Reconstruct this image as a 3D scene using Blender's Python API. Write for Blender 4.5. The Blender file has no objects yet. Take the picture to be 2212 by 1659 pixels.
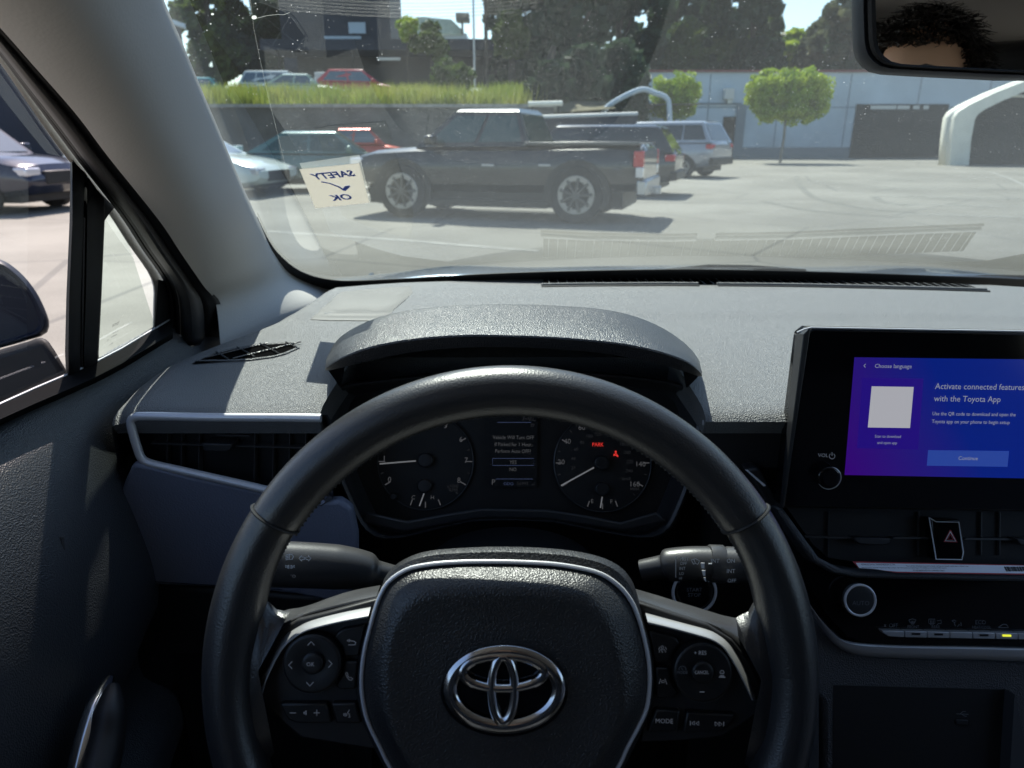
import bpy, bmesh, math, random
from mathutils import Vector, Matrix
random.seed(7)
R = math.radians
H = 1.25                                   # eye height above the asphalt
F = 1534.0; CX = 1106.0; CY = 829.5        # focal length and centre of the reference grid (2212 x 1659)
PIT = R(19.2); SN = math.sin(PIT); CS = math.cos(PIT)
SUN_EL = 52.0; SUN_AZ = -11.0               # azimuth from straight ahead (+Y), minus = left

sc = bpy.context.scene
# ------------------------------------------------------------------ camera
cd = bpy.data.cameras.new('camera'); cam = bpy.data.objects.new('camera', cd)
sc.collection.objects.link(cam); sc.camera = cam
cam.location = (0, 0, H); cam.rotation_euler = (R(90) - PIT, 0, 0)
cd.sensor_width = 36; cd.lens = 36 * F / 2212
cd.clip_start = 0.02; cd.clip_end = 3000
cd.dof.use_dof = True; cd.dof.focus_distance = 0.60; cd.dof.aperture_fstop = 11.0
# ------------------------------------------------------------------ world and sun
w = bpy.data.worlds.new('World'); sc.world = w; w.use_nodes = True
nt = w.node_tree; bg = nt.nodes['Background']
sky = nt.nodes.new('ShaderNodeTexSky'); sky.sky_type = 'NISHITA'; sky.sun_disc = False
sky.sun_elevation = R(SUN_EL); sky.sun_rotation = R(SUN_AZ); sky.air_density = 1.0; sky.dust_density = 0.6
nt.links.new(sky.outputs[0], bg.inputs[0]); bg.inputs[1].default_value = 0.115
sl = bpy.data.lights.new('sun', 'SUN'); sun = bpy.data.objects.new('sun', sl); sc.collection.objects.link(sun)
sl.energy = 4.6; sl.angle = R(0.53); sl.color = (1.0, 0.955, 0.88)
sd = Vector((math.sin(R(SUN_AZ)) * math.cos(R(SUN_EL)), math.cos(R(SUN_AZ)) * math.cos(R(SUN_EL)), math.sin(R(SUN_EL))))
sun.location = sd * 50; sun.rotation_euler = sd.to_track_quat('Z', 'Y').to_euler()
vs = sc.view_settings
vs.view_transform = 'Standard'; vs.look = 'None'; vs.exposure = 1.1; vs.gamma = 1.0; vs.use_curve_mapping = False
sc.render.engine = 'CYCLES'
sc.cycles.use_denoising = True
sc.cycles.max_bounces = 10; sc.cycles.transparent_max_bounces = 24; sc.cycles.sample_clamp_indirect = 6
sc.cycles.caustics_reflective = False; sc.cycles.caustics_refractive = False

# ------------------------------------------------------------------ pixel / space helpers
def ray(px, py):
    u = (px - CX) / F; v = (CY - py) / F
    return Vector((u, CS + v * SN, -SN + v * CS))
def P(px, py, Y):
    d = ray(px, py); return d * (Y / d.y)
def PD(px, py, t): return ray(px, py) * t
def PX(px, py, X):
    d = ray(px, py); return d * (X / d.x)
def G(px, py, z=-H):
    d = ray(px, py); return d * (z / d.z)
def TT(i, j, x, y): return (737.4 * i + x / 3.0, 553.0 * j + y / 3.0)      # tile coordinates of a 3 x 3 split
def LB(x, y): return (540.0 + x / 5.585, 1296.1 + y / 5.585)
def RB(x, y): return (1377.1 + x / 5.585, 1296.1 + y / 5.585)
class Frame:
    def __init__(s, o, ex, ez):
        s.o = Vector(o); s.z = Vector(ez).normalized(); ex = Vector(ex)
        s.x = (ex - s.z * ex.dot(s.z)).normalized(); s.y = s.z.cross(s.x)
        s.m = Matrix((( s.x.x, s.y.x, s.z.x, s.o.x), (s.x.y, s.y.y, s.z.y, s.o.y), (s.x.z, s.y.z, s.z.z, s.o.z), (0, 0, 0, 1)))
    def w(s, px, py, h=0.0):               # where the sight line meets the plane h above the frame
        d = ray(px, py); o = s.o + s.z * h
        return d * (o.dot(s.z) / d.dot(s.z))
    def uv(s, px, py, h=0.0):
        q = s.w(px, py, h) - s.o; return (q.dot(s.x), q.dot(s.y))
    def at(s, u, v, h=0.0): return s.o + s.x * u + s.y * v + s.z * h
    def sc(s, px, py):
        d = ray(px, py); return (s.o.dot(s.z) / d.dot(s.z)) / F
def spl(pts, n=6, closed=True):            # catmull-rom
    pts = [Vector(p) for p in pts]; m = len(pts); out = []
    for i in range(m if closed else m - 1):
        g = lambda k: pts[k % m] if closed else pts[max(0, min(m - 1, k))]
        a, b, c, d = g(i - 1), g(i), g(i + 1), g(i + 2)
        for k in range(n):
            t = k / n
            out.append(0.5 * ((2 * b) + (c - a) * t + (2 * a - 5 * b + 4 * c - d) * t * t + (3 * b - a - 3 * c + d) * t ** 3))
    if not closed: out.append(pts[-1])
    return out
def polar(pts, c, n=96):                   # star-shaped outline resampled at even angles
    pts = [(p[0] - c[0], p[1] - c[1]) for p in pts]; out = []
    for k in range(n):
        a = 2 * math.pi * k / n; dx, dy = math.cos(a), math.sin(a); best = None
        for i in range(len(pts)):
            x1, y1 = pts[i]; x2, y2 = pts[(i + 1) % len(pts)]
            den = dx * (y2 - y1) - dy * (x2 - x1)
            if abs(den) < 1e-12: continue
            t = (x1 * (y2 - y1) - y1 * (x2 - x1)) / den; s_ = (x1 * dy - y1 * dx) / den
            if t > 0 and -1e-6 <= s_ <= 1 + 1e-6 and (best is None or t > best): best = t
        best = best or 1.0
        out.append((c[0] + dx * best, c[1] + dy * best))
    return out
def lerp(a, b, t): return a + (b - a) * t
def interp(x, tab):
    if x <= tab[0][0]: return tab[0][1]
    for (a, b), (c, d) in zip(tab, tab[1:]):
        if x <= c: return b + (d - b) * (x - a) / (c - a)
    return tab[-1][1]

# ------------------------------------------------------------------ objects
W = {}; col = sc.collection; TOPS = []
def tag(o, label=None, cat=None, group=None, kind=None):
    if label: o['label'] = label
    if cat: o['category'] = cat
    if group: o['group'] = group
    if kind: o['kind'] = kind
    return o
def empty(name, loc, label=None, cat=None, group=None, rz=0.0):
    o = bpy.data.objects.new(name, None); col.objects.link(o); o.empty_display_size = 0.05
    o.location = loc; o.rotation_euler = (0, 0, rz)
    W[o] = Matrix.Translation(loc) @ Matrix.Rotation(rz, 4, 'Z'); TOPS.append(o)
    return tag(o, label, cat, group)
def add(name, me, mat, parent=None, mw=None, smooth=True, bev=0.0, solid=0.0, seg=2):
    o = bpy.data.objects.new(name, me); col.objects.link(o)
    mw = mw or Matrix.Identity(4)
    if mw == Matrix.Identity(4) and len(me.vertices):     # put the origin at the middle of the part
        c = sum((v.co for v in me.vertices), Vector()) / len(me.vertices)
        me.transform(Matrix.Translation(-c)); mw = Matrix.Translation(c)
    if parent is not None:
        o.parent = parent; o.matrix_parent_inverse = W[parent].inverted()
    else: TOPS.append(o)
    o.matrix_basis = mw; W[o] = mw
    for m in (mat if isinstance(mat, (list, tuple)) else [mat]): me.materials.append(m)
    if smooth:
        me.polygons.foreach_set('use_smooth', [True] * len(me.polygons))
        try: me.set_sharp_from_angle(angle=R(38))
        except Exception: pass
    if solid:
        md = o.modifiers.new('thick', 'SOLIDIFY'); md.thickness = solid; md.offset = 0
    if bev:
        md = o.modifiers.new('round', 'BEVEL'); md.width = bev; md.segments = seg; md.limit_method = 'ANGLE'; md.angle_limit = R(40)
    return o
def mesh(verts, faces):
    me = bpy.data.meshes.new('m'); me.from_pydata([tuple(v) for v in verts], [], faces); me.update()
    bm = bmesh.new(); bm.from_mesh(me); bmesh.ops.recalc_face_normals(bm, faces=bm.faces); bm.to_mesh(me); bm.free()
    return me
def join(*ms):
    v = []; f = []
    for a in ms:
        vs_, fs_ = a; o = len(v); v += list(vs_); f += [tuple(i + o for i in q) for q in fs_]
    return v, f
def loft(rings, closed=True, caps=(False, False)):
    n = len(rings[0]); v = [p for r in rings for p in r]; f = []
    for i in range(len(rings) - 1):
        for k in range(n if closed else n - 1):
            a = i * n + k; b = i * n + (k + 1) % n
            f.append((a, b, b + n, a + n))
    if caps[0]: f.append(tuple(range(n)))
    if caps[1]: f.append(tuple((len(rings) - 1) * n + k for k in range(n)))
    return v, f
def box(a, b):
    (x0, y0, z0), (x1, y1, z1) = a, b
    v = [Vector(p) for p in ((x0, y0, z0), (x1, y0, z0), (x1, y1, z0), (x0, y1, z0), (x0, y0, z1), (x1, y0, z1), (x1, y1, z1), (x0, y1, z1))]
    return v, [(0, 3, 2, 1), (4, 5, 6, 7), (0, 1, 5, 4), (1, 2, 6, 5), (2, 3, 7, 6), (3, 0, 4, 7)]
def tube(path, r, n=10, closed=False, up=None, flat=1.0):
    path = [Vector(p) for p in path]; rings = []; m = len(path); prev = None
    for i, p in enumerate(path):
        a = path[(i - 1) % m] if closed or i > 0 else path[0]; b = path[(i + 1) % m] if closed or i < m - 1 else path[-1]
        t = (b - a).normalized()
        if up is not None: s_ = t.cross(Vector(up)).normalized()
        else:
            ref = prev if prev is not None else (Vector((0, 0, 1)) if abs(t.z) < .9 else Vector((1, 0, 0)))
            s_ = (ref - t * ref.dot(t)).normalized()
        prev = s_; q = t.cross(s_).normalized()
        rr = r(i / max(1, m - 1)) if callable(r) else r
        rings.append([p + s_ * math.cos(2 * math.pi * k / n) * rr + q * math.sin(2 * math.pi * k / n) * rr * flat for k in range(n)])
    if closed: rings.append(rings[0]); return loft(rings)
    return loft(rings, True, (True, True))
def prism(fr, pts, h0, h1, inset=None):     # outline given in reference pixels, raised from h0 to h1 above frame
    top = [fr.w(x, y, h1) for x, y in pts]
    bot = [p + fr.z * (h0 - h1) for p in top]
    return loft([bot, top], True, (True, True))
def lprism(pts, z0, z1):
    return loft([[Vector((x, y, z0)) for x, y in pts], [Vector((x, y, z1)) for x, y in pts]], True, (True, True))
def disc(fr, c, rpx, h0, h1, n=48, bevel=0.12, dish=0.0):
    u, v = fr.uv(c[0], c[1], h1); r = rpx * fr.sc(*c); rings = []
    for rr, hh in ((1, h0), (1, h1 - bevel * r * .5), (1 - bevel * .4, h1 - bevel * r * .12), (1 - bevel, h1), (.5, h1 - dish * .8), (.02, h1 - dish)):
        rings.append([fr.at(u + r * rr * math.cos(2 * math.pi * k / n), v + r * rr * math.sin(2 * math.pi * k / n), hh) for k in range(n)])
    return loft(rings, True, (False, True))
def ringm(fr, c, rpx, wpx, h, n=64, flat=1.0, ry=None, hscale=1.0):
    u, v = fr.uv(c[0], c[1], h); s_ = fr.sc(*c); r = rpx * s_; r2 = (ry or rpx) * s_; w_ = wpx * s_ / 2
    return tube([fr.at(u + r * math.cos(2 * math.pi * k / n), v + r2 * math.sin(2 * math.pi * k / n), h) for k in range(n)], w_, 8, True, up=fr.z, flat=hscale)
def ribbon(fr, polys, wpx, h):              # thin printed strokes
    out = ([], [])
    for pl in polys:
        s_ = fr.sc(*pl[0]) * wpx / 2; q = [Vector(fr.uv(x, y, h)) for x, y in pl]
        L = []; Rr = []
        for i, p in enumerate(q):
            t = (q[min(i + 1, len(q) - 1)] - q[max(i - 1, 0)])
            if t.length < 1e-9: t = Vector((1, 0))
            t.normalize(); nrm = Vector((-t.y, t.x)) * s_
            L.append(p + nrm); Rr.append(p - nrm)
        v = [fr.at(a.x, a.y, h) for a in L] + [fr.at(a.x, a.y, h) for a in Rr]; n = len(q)
        out = join(out, (v, [(i, i + 1, n + i + 1, n + i) for i in range(n - 1)]))
    return out
def arc(cx, cy, r, a0, a1, n=12, ry=None):
    return [(cx + r * math.cos(R(lerp(a0, a1, k / n))), cy - (ry or r) * math.sin(R(lerp(a0, a1, k / n)))) for k in range(n + 1)]
def text(name, s, fr, px, py, cap, mat, parent, h=0.0006, align='CENTER', sx=1.0, rot=0.0, mirror=False, shear=0.0, sy=1.0, bold=0.0):
    cu = bpy.data.curves.new('t', 'FONT'); cu.body = s; cu.align_x = align; cu.align_y = 'CENTER'; cu.shear = shear
    cu.resolution_u = 2; cu.offset = bold
    o = bpy.data.objects.new('t', cu); col.objects.link(o)
    dg = bpy.context.evaluated_depsgraph_get(); me = bpy.data.meshes.new_from_object(o.evaluated_get(dg))
    bpy.data.objects.remove(o); bpy.data.curves.remove(cu)
    u, v = fr.uv(px, py, h); size = cap * fr.sc(px, py) / 0.73
    M = fr.m @ Matrix.Translation((u, v, h)) @ Matrix.Rotation(rot, 4, 'Z') @ Matrix.Diagonal((size * sx * (-1 if mirror else 1), size * sy, size, 1))
    me.transform(M)
    return add(name, me, mat, parent, smooth=False)

# ------------------------------------------------------------------ materials
M = {}
def mat(name, c, rough=0.5, metal=0.0, bump=None, spec=0.5, emit=None, var=0.0, vscale=3.0, coat=0.0, sheen=0.0):
    m = bpy.data.materials.new(name); m.use_nodes = True; t = m.node_tree; b = t.nodes['Principled BSDF']
    b.inputs['Base Color'].default_value = (*c, 1); b.inputs['Roughness'].default_value = rough
    b.inputs['Metallic'].default_value = metal; b.inputs['Specular IOR Level'].default_value = spec
    b.inputs['Coat Weight'].default_value = coat; b.inputs['Coat Roughness'].default_value = 0.04
    if sheen: b.inputs['Sheen Weight'].default_value = sheen; b.inputs['Sheen Roughness'].default_value = .4
    if emit: b.inputs['Emission Color'].default_value = (*emit[0], 1); b.inputs['Emission Strength'].default_value = emit[1]
    tc = t.nodes.new('ShaderNodeTexCoord')
    if var:
        n = t.nodes.new('ShaderNodeTexNoise'); n.inputs['Scale'].default_value = vscale; n.inputs['Detail'].default_value = 6
        r = t.nodes.new('ShaderNodeValToRGB'); r.color_ramp.elements[0].position = .3; r.color_ramp.elements[1].position = .7
        r.color_ramp.elements[0].color = (*[x * (1 - var) for x in c], 1); r.color_ramp.elements[1].color = (*[min(1, x * (1 + var)) for x in c], 1)
        t.links.new(tc.outputs['Object'], n.inputs['Vector']); t.links.new(n.outputs['Fac'], r.inputs['Fac']); t.links.new(r.outputs['Color'], b.inputs['Base Color'])
    if bump:
        kind, scale, strength, dist = bump
        bn = t.nodes.new('ShaderNodeBump'); bn.inputs['Strength'].default_value = strength; bn.inputs['Distance'].default_value = dist
        if kind == 'leather':
            n = t.nodes.new('ShaderNodeTexVoronoi'); n.feature = 'SMOOTH_F1'; n.inputs['Scale'].default_value = scale; n.inputs['Smoothness'].default_value = .35
            d = t.nodes.new('ShaderNodeTexNoise'); d.inputs['Scale'].default_value = scale * .9; d.inputs['Detail'].default_value = 2
            ad = t.nodes.new('ShaderNodeMath'); ad.operation = 'MULTIPLY_ADD'; ad.inputs[1].default_value = .45
            t.links.new(tc.outputs['Object'], n.inputs['Vector']); t.links.new(tc.outputs['Object'], d.inputs['Vector'])
            t.links.new(d.outputs['Fac'], ad.inputs[0]); t.links.new(n.outputs['Distance'], ad.inputs[2]); h = ad.outputs[0]
        elif kind == 'dots':
            n = t.nodes.new('ShaderNodeTexVoronoi'); n.feature = 'F1'; n.inputs['Scale'].default_value = scale; n.inputs['Randomness'].default_value = 0.0
            t.links.new(tc.outputs['Object'], n.inputs['Vector']); h = n.outputs['Distance']
        else:
            n = t.nodes.new('ShaderNodeTexNoise'); n.inputs['Scale'].default_value = scale; n.inputs['Detail'].default_value = 5
            t.links.new(tc.outputs['Object'], n.inputs['Vector']); h = n.outputs['Fac']
        t.links.new(h, bn.inputs['Height']); t.links.new(bn.outputs[0], b.inputs['Normal'])
    M[name] = m; return m
def glassmat(name, tint, dust=0.0, gloss=1.0, specks=False):
    m = bpy.data.materials.new(name); m.use_nodes = True; t = m.node_tree; t.nodes.clear()
    out = t.nodes.new('ShaderNodeOutputMaterial'); tr = t.nodes.new('ShaderNodeBsdfTransparent'); tr.inputs[0].default_value = (*tint, 1)
    gl = t.nodes.new('ShaderNodeBsdfGlossy'); gl.inputs['Roughness'].default_value = 0.0
    fr = t.nodes.new('ShaderNodeFresnel'); fr.inputs[0].default_value = 1.5
    mu = t.nodes.new('ShaderNodeMath'); mu.operation = 'MULTIPLY'; mu.inputs[1].default_value = gloss; mu.use_clamp = True
    geo = t.nodes.new('ShaderNodeNewGeometry')
    # the pane is one sheet: use the outside Fresnel on both faces
    mx = t.nodes.new('ShaderNodeMixShader')
    lw = t.nodes.new('ShaderNodeLayerWeight'); lw.inputs['Blend'].default_value = 0.5
    pw = t.nodes.new('ShaderNodeMath'); pw.operation = 'POWER'; pw.inputs[1].default_value = 4.0
    a = t.nodes.new('ShaderNodeMath'); a.operation = 'MULTIPLY_ADD'; a.inputs[1].default_value = 0.92; a.inputs[2].default_value = 0.075
    t.links.new(lw.outputs['Facing'], pw.inputs[0]); t.links.new(pw.outputs[0], a.inputs[0]); t.links.new(a.outputs[0], mu.inputs[0])
    t.links.new(mu.outputs[0], mx.inputs[0]); t.links.new(tr.outputs[0], mx.inputs[1]); t.links.new(gl.outputs[0], mx.inputs[2])
    res = mx
    if dust:
        tl = t.nodes.new('ShaderNodeBsdfTranslucent'); tl.inputs[0].default_value = (.85, .9, .88, 1)
        tc = t.nodes.new('ShaderNodeTexCoord'); n = t.nodes.new('ShaderNodeTexNoise'); n.inputs['Scale'].default_value = 3; n.inputs['Detail'].default_value = 8
        ma = t.nodes.new('ShaderNodeMath'); ma.operation = 'MULTIPLY'; ma.inputs[1].default_value = dust * 2
        t.links.new(tc.outputs['Object'], n.inputs['Vector']); t.links.new(n.outputs['Fac'], ma.inputs[0])
        v = t.nodes.new('ShaderNodeTexVoronoi'); v.feature = 'F1'; v.inputs['Scale'].default_value = 240
        n2 = t.nodes.new('ShaderNodeTexNoise'); n2.inputs['Scale'].default_value = 40; n2.inputs['Detail'].default_value = 2
        th = t.nodes.new('ShaderNodeMath'); th.operation = 'MULTIPLY_ADD'; th.inputs[1].default_value = .34; th.inputs[2].default_value = -.125
        ls = t.nodes.new('ShaderNodeMath'); ls.operation = 'LESS_THAN'
        t.links.new(tc.outputs['Object'], v.inputs['Vector']); t.links.new(tc.outputs['Object'], n2.inputs['Vector'])
        t.links.new(n2.outputs['Fac'], th.inputs[0]); t.links.new(v.outputs['Distance'], ls.inputs[0]); t.links.new(th.outputs[0], ls.inputs[1])
        sp = t.nodes.new('ShaderNodeMath'); sp.operation = 'MULTIPLY_ADD'; sp.inputs[1].default_value = .40
        t.links.new(ls.outputs[0], sp.inputs[0]); t.links.new(ma.outputs[0], sp.inputs[2])
        m2 = t.nodes.new('ShaderNodeMixShader'); t.links.new(sp.outputs[0], m2.inputs[0]); t.links.new(mx.outputs[0], m2.inputs[1]); t.links.new(tl.outputs[0], m2.inputs[2])
        res = m2
    t.links.new(res.outputs[0], out.inputs[0]); M[name] = m; return m

mat('dash', (.088, .090, .093), .52, bump=('leather', 1000, 1.0, .0010), spec=1.0, sheen=.25)
mat('dash_soft', (.22, .245, .33), .50, bump=('leather', 520, .45, .0006), spec=.45)
mat('hoodm', (.017, .018, .022), .34, bump=('leather', 800, .8, .0008), spec=.9)
mat('door_skin', (.045, .047, .052), .42, bump=('leather', 800, .8, .0008), spec=.8)
mat('plastic', (.020, .020, .022), .45, bump=('noise', 900, .15, .0003))
mat('black', (.006, .006, .007), .6)
mat('slot_shade', (.002, .002, .0022), 1.0, spec=.02); mat('seal', (.006, .006, .0065), .9, spec=.06)  # the first, near-black, stands in for the shaded depth of vent openings
mat('gloss_black', (.004, .004, .005), .08, spec=.5)
mat('rubber', (.008, .008, .009), .6, spec=.25)
mat('rubber_grey', (.035, .033, .034), .5)
mat('leather', (.022, .022, .024), .34, bump=('leather', 900, .28, .0004), spec=.8)
mat('pad', (.018, .018, .019), .40, bump=('leather', 900, .6, .0006), spec=.8)
mat('thread', (.03, .03, .03), .7)
mat('chrome', (.62, .62, .64), .16, 1.0)
mat('satin', (.72, .72, .75), .34, .25, coat=.3)
mat('silver_trim', (.48, .48, .49), .40, .55, bump=('noise', 700, .15, .0002))
mat('spoke', (.045, .045, .047), .34, bump=('noise', 800, .25, .0003))
mat('button', (.010, .010, .011), .42)
mat('print', (.42, .43, .46), .6, emit=((.6, .62, .68), .02))  # faint glow added to the markings, which are only printed
mat('print_dim', (.16, .165, .18), .6)
mat('print_white', (.9, .9, .9), .6)
mat('pillar', (.62, .60, .57), .75, bump=('leather', 420, .25, .0004), spec=.3)
mat('headliner', (.60, .58, .55), .95)
mat('grille_mesh', (.085, .083, .075), .5, bump=('dots', 420, 1.0, .0010))
mat('dial', (.010, .010, .011), .55)
mat('dial_face', (.018, .018, .019), .6)
mat('dial_ring', (.07, .072, .078), .35, .5)
mat('lit_grey', (.02, .02, .02), .6, emit=((.70, .72, .78), .035))
mat('lit_dim', (.02, .02, .02), .6, emit=((.5, .52, .6), .012))
mat('lit_blue', (.02, .02, .03), .6, emit=((.25, .35, .75), .05))
mat('lit_red', (.05, .0, .0), .6, emit=((1, .05, .04), .32))
mat('needle', (.5, .5, .5), .5, emit=((1, 1, 1), .05))
mat('white_label', (.85, .87, .92), .5)
mat('red_label', (.45, .04, .05), .5)
mat('ink', (.02, .02, .025), .6)
mat('lamp_yellow', (.3, .3, .02), .5, emit=((.75, .8, .05), .5))
mat('led_off', (.01, .01, .012), .3)
mat('sticker_paper', (.80, .78, .72), .6, emit=None)
mat('sticker_ink', (.05, .16, .85), .5)
mat('mirror', (.9, .9, .9), .0, 1.0)
mat('housing', (.055, .057, .062), .38)
mat('car_paint_own', (.20, .27, .36), .30, .5, coat=.8)
mat('body_frame', (.42, .40, .38), .35)
glassmat('windshield_glass', (.80, .88, .85), dust=.008, gloss=2.0)
glassmat('side_glass', (.93, .85, .84), gloss=.8)
glassmat('quarter_glass', (.80, .86, .82), gloss=.8)
m = mat('dirt', (.6, .6, .55), .8); t_n = m.node_tree; tl = t_n.nodes.new('ShaderNodeBsdfTranslucent'); tl.inputs[0].default_value = (.8, .8, .75, 1); tq = t_n.nodes.new('ShaderNodeBsdfTransparent'); mq = t_n.nodes.new('ShaderNodeMixShader'); mq.inputs[0].default_value = .4; t_n.links.new(tq.outputs[0], mq.inputs[1]); t_n.links.new(tl.outputs[0], mq.inputs[2]); t_n.links.new(mq.outputs[0], [n for n in t_n.nodes if n.type == 'OUTPUT_MATERIAL'][0].inputs[0])
# frosted paper of the sticker lets light through
b = M['sticker_paper'].node_tree.nodes['Principled BSDF']
tt = M['sticker_paper'].node_tree; tl = tt.nodes.new('ShaderNodeBsdfTranslucent'); tl.inputs[0].default_value = (.84, .80, .74, 1)
mx = tt.nodes.new('ShaderNodeMixShader'); mx.inputs[0].default_value = .55
o_ = [n for n in tt.nodes if n.type == 'OUTPUT_MATERIAL'][0]
tt.links.new(b.outputs[0], mx.inputs[1]); tt.links.new(tl.outputs[0], mx.inputs[2]); tt.links.new(mx.outputs[0], o_.inputs[0])
# the display: blue going to violet at its lower left
m = mat('display', (.0, .0, .0), .15); t = m.node_tree; b = t.nodes['Principled BSDF']
tc = t.nodes.new('ShaderNodeTexCoord'); mp = t.nodes.new('ShaderNodeSeparateXYZ'); t.links.new(tc.outputs['Generated'], mp.inputs[0])
rp = t.nodes.new('ShaderNodeValToRGB'); ma = t.nodes.new('ShaderNodeMath'); ma.operation = 'MULTIPLY_ADD'; ma.inputs[1].default_value = 1.6
ym = t.nodes.new('ShaderNodeMath'); ym.operation = 'MULTIPLY'; ym.inputs[1].default_value = .42
t.links.new(mp.outputs[2], ym.inputs[0]); t.links.new(mp.outputs[0], ma.inputs[0]); t.links.new(ym.outputs[0], ma.inputs[2])
t.links.new(ma.outputs[0], rp.inputs[0]); rp.color_ramp.elements[0].color = (.055, .002, .26, 1); rp.color_ramp.elements[1].color = (.004, .022, .30, 1)
rp.color_ramp.elements[0].position = .0; rp.color_ramp.elements[1].position = .85
t.links.new(rp.outputs[0], b.inputs['Emission Color']); b.inputs['Emission Strength'].default_value = .28
mat('screen_text', (.0, .0, .0), .3, emit=((.55, .60, .80), .19))
mat('screen_card', (.0, .0, .0), .3, emit=((.72, .73, .80), .24))
mat('screen_panel', (.0, .0, .0), .3, emit=((.022, .006, .27), .31))
mat('screen_button', (.0, .0, .0), .3, emit=((.025, .065, .36), .38))

# ------------------------------------------------------------------ frames
TW = R(22)
FW = Frame((-.001, .3479, -.3046), (1, 0, 0), (0, -math.cos(TW), math.sin(TW)))         # steering wheel plane
FC = Frame(P(1106, 1000, .705), (1, 0, -.010), (0, -math.cos(R(24)), math.sin(R(24))))    # instrument cluster
FS = Frame(PD(1846, 900, .635), (1, 0, -.0135), (0, -math.cos(R(9)), math.sin(R(9))))    # touchscreen
FK = Frame(PD(1900, 1250, .66), (1, 0, -.016), (0, -math.cos(R(22)), math.sin(R(22))))   # centre stack
FV = Frame(P(450, 960, .607), (1, 0, -.012), (0, -1, .08))                                # side vent
SLOPE = .53
FG = Frame((0, 1.23, -.2323), (1, 0, 0), (0, -SLOPE, -1))
FD = Frame((-.43, 0, -.21), (0, 1, 0), (1, 0, -.25))                                      # side window plane

# ------------------------------------------------------------------ dashboard
DZ = [(.605, -.2475), (.610, -.2425), (.620, -.2388), (.64, -.2368), (.70, -.2345), (.92, -.2300), (.945, -.2262), (1.08, -.2235), (1.21, -.2295)]
def zd(x, y): return interp(y, DZ) - .02 * max(0, x - .2) ** 2
def D(px, py, up=0.0):
    d = ray(px, py); t = .8
    for _ in range(12): t = (zd(d.x * t, d.y * t) + up) / d.z
    return d * t
dash = empty('dashboard', (.35, .85, -.45), 'long dark grey grained dashboard under the windshield', 'dashboard')
ys = [.605, .607, .610, .615, .62, .63, .64, .66, .68] + [.70 + .02 * k for k in range(10)] + [.90, .915, .925, .935, .945, .955, .97, 1.0, 1.04, 1.08, 1.11, 1.13]
xs = sorted([-.395 + k * (1.60 / 80) for k in range(81)] + [-.1775, -.1765, .1770, .1780])
rows = []
for j, y in enumerate(ys):
    far = lambda x: interp(x, [(-.4, 1.10), (-.27, 1.14), (-.05, 1.19), (.1, 1.21), (.5, 1.205), (.8, 1.185), (1.2, 1.05)])
    row = []
    for x in xs:
        yy = y if y <= .9 else .9 + (y - .9) * (far(x) - .9) / .23
        if -.177 < x < .1775: yy = max(yy, .76)
        xl_ = interp(yy, [(.60, -.3685), (.64, -.3705), (.674, -.376), (.725, -.376), (.763, -.372), (.818, -.352), (.889, -.322), (.954, -.300), (1.05, -.290), (1.25, -.280)])
        xx_ = xl_ + (x + .395) * (-.18 - xl_) / (-.18 + .395) if x < -.18 else x
        row.append(Vector((xx_, yy, zd(xx_, yy) - (.004 if x < -.39 else 0))))
    rows.append(row)
rows.insert(0, [Vector((p.x, p.y + .007, -.262)) for p in rows[0]])
rows.insert(0, [Vector((p.x, p.y + .05, -.262)) for p in rows[0]])
rows.append([p + Vector((0, .02, -.08)) for p in rows[-1]])
v, f = loft(rows, closed=False)
add('dash_top', mesh(v, f), M['dash'], dash)
add('dash_end', mesh(*box((-.440, .66, -.60), (-.262, 1.20, -.262))), M['black'], dash, smooth=False)
add('dash_flank', mesh(*loft([[r_[0] for r_ in rows[2:-1]], [r_[0] + Vector((-.002, 0, -.05)) for r_ in rows[2:-1]]], closed=False)), M['hoodm'], dash)
# speaker grille at the left corner
gp = [(668, 692), (700, 662), (737, 630), (820, 622), (905, 617), (880, 645), (850, 670), (832, 694), (750, 693)]
c = (785, 660); op = polar(gp, c, 48)
rings = [[D(*p, .0002) for p in op], [D(lerp(p[0], c[0], .03), lerp(p[1], c[1], .03), .0008) for p in op], [D(lerp(p[0], c[0], .5), lerp(p[1], c[1], .5), .0012) for p in op], [D(lerp(p[0], c[0], .98), lerp(p[1], c[1], .98), .0012) for p in op]]
add('speaker_grille', mesh(*loft(rings, True, (False, True))), M['grille_mesh'], dash)
# defroster outlet with ribs, hidden behind a low lip; a flat near-black strip stands in for its shaded slot
yl = lambda x: interp(x, [(0, 1.118), (.12, 1.130), (.25, 1.135), (.45, 1.132), (.76, 1.112)])
dv = add('defroster_vent', mesh(*loft([[Vector((x, yl(x) + q, zd(x, yl(x)) + .0012)) for x in [lerp(.052, .748, k / 30) for k in range(31)]] for q in (.004, .046)], closed=False)), M['slot_shade'], dash, solid=.0008)
rb = ([], [])
for k in range(47):
    x = .06 + k * .0148
    rb = join(rb, box((x - .0013, yl(x) + .003, zd(x, yl(x)) + .0003), (x + .0013, yl(x) + .048, zd(x, yl(x)) + .0016)))
add('vent_rib', mesh(*rb), M['dash'], dv, smooth=False)
lp = ([], []); lq = ([], [])
for (x0, x1) in ((.047, .300), (.330, .752)):
    xx = [lerp(x0, x1, k / 24) for k in range(25)]
    lp = join(lp, tube([Vector((x, yl(x), zd(x, yl(x)) + .0020)) for x in xx], .0030, 8))
    lq = join(lq, tube([Vector((x, yl(x) - .009, zd(x, yl(x)) + .0006)) for x in xx], .0022, 6))
add('vent_lip', mesh(*lp), M['dash'], dv)
add('vent_gap', mesh(*lq), M['black'], dv)
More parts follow.
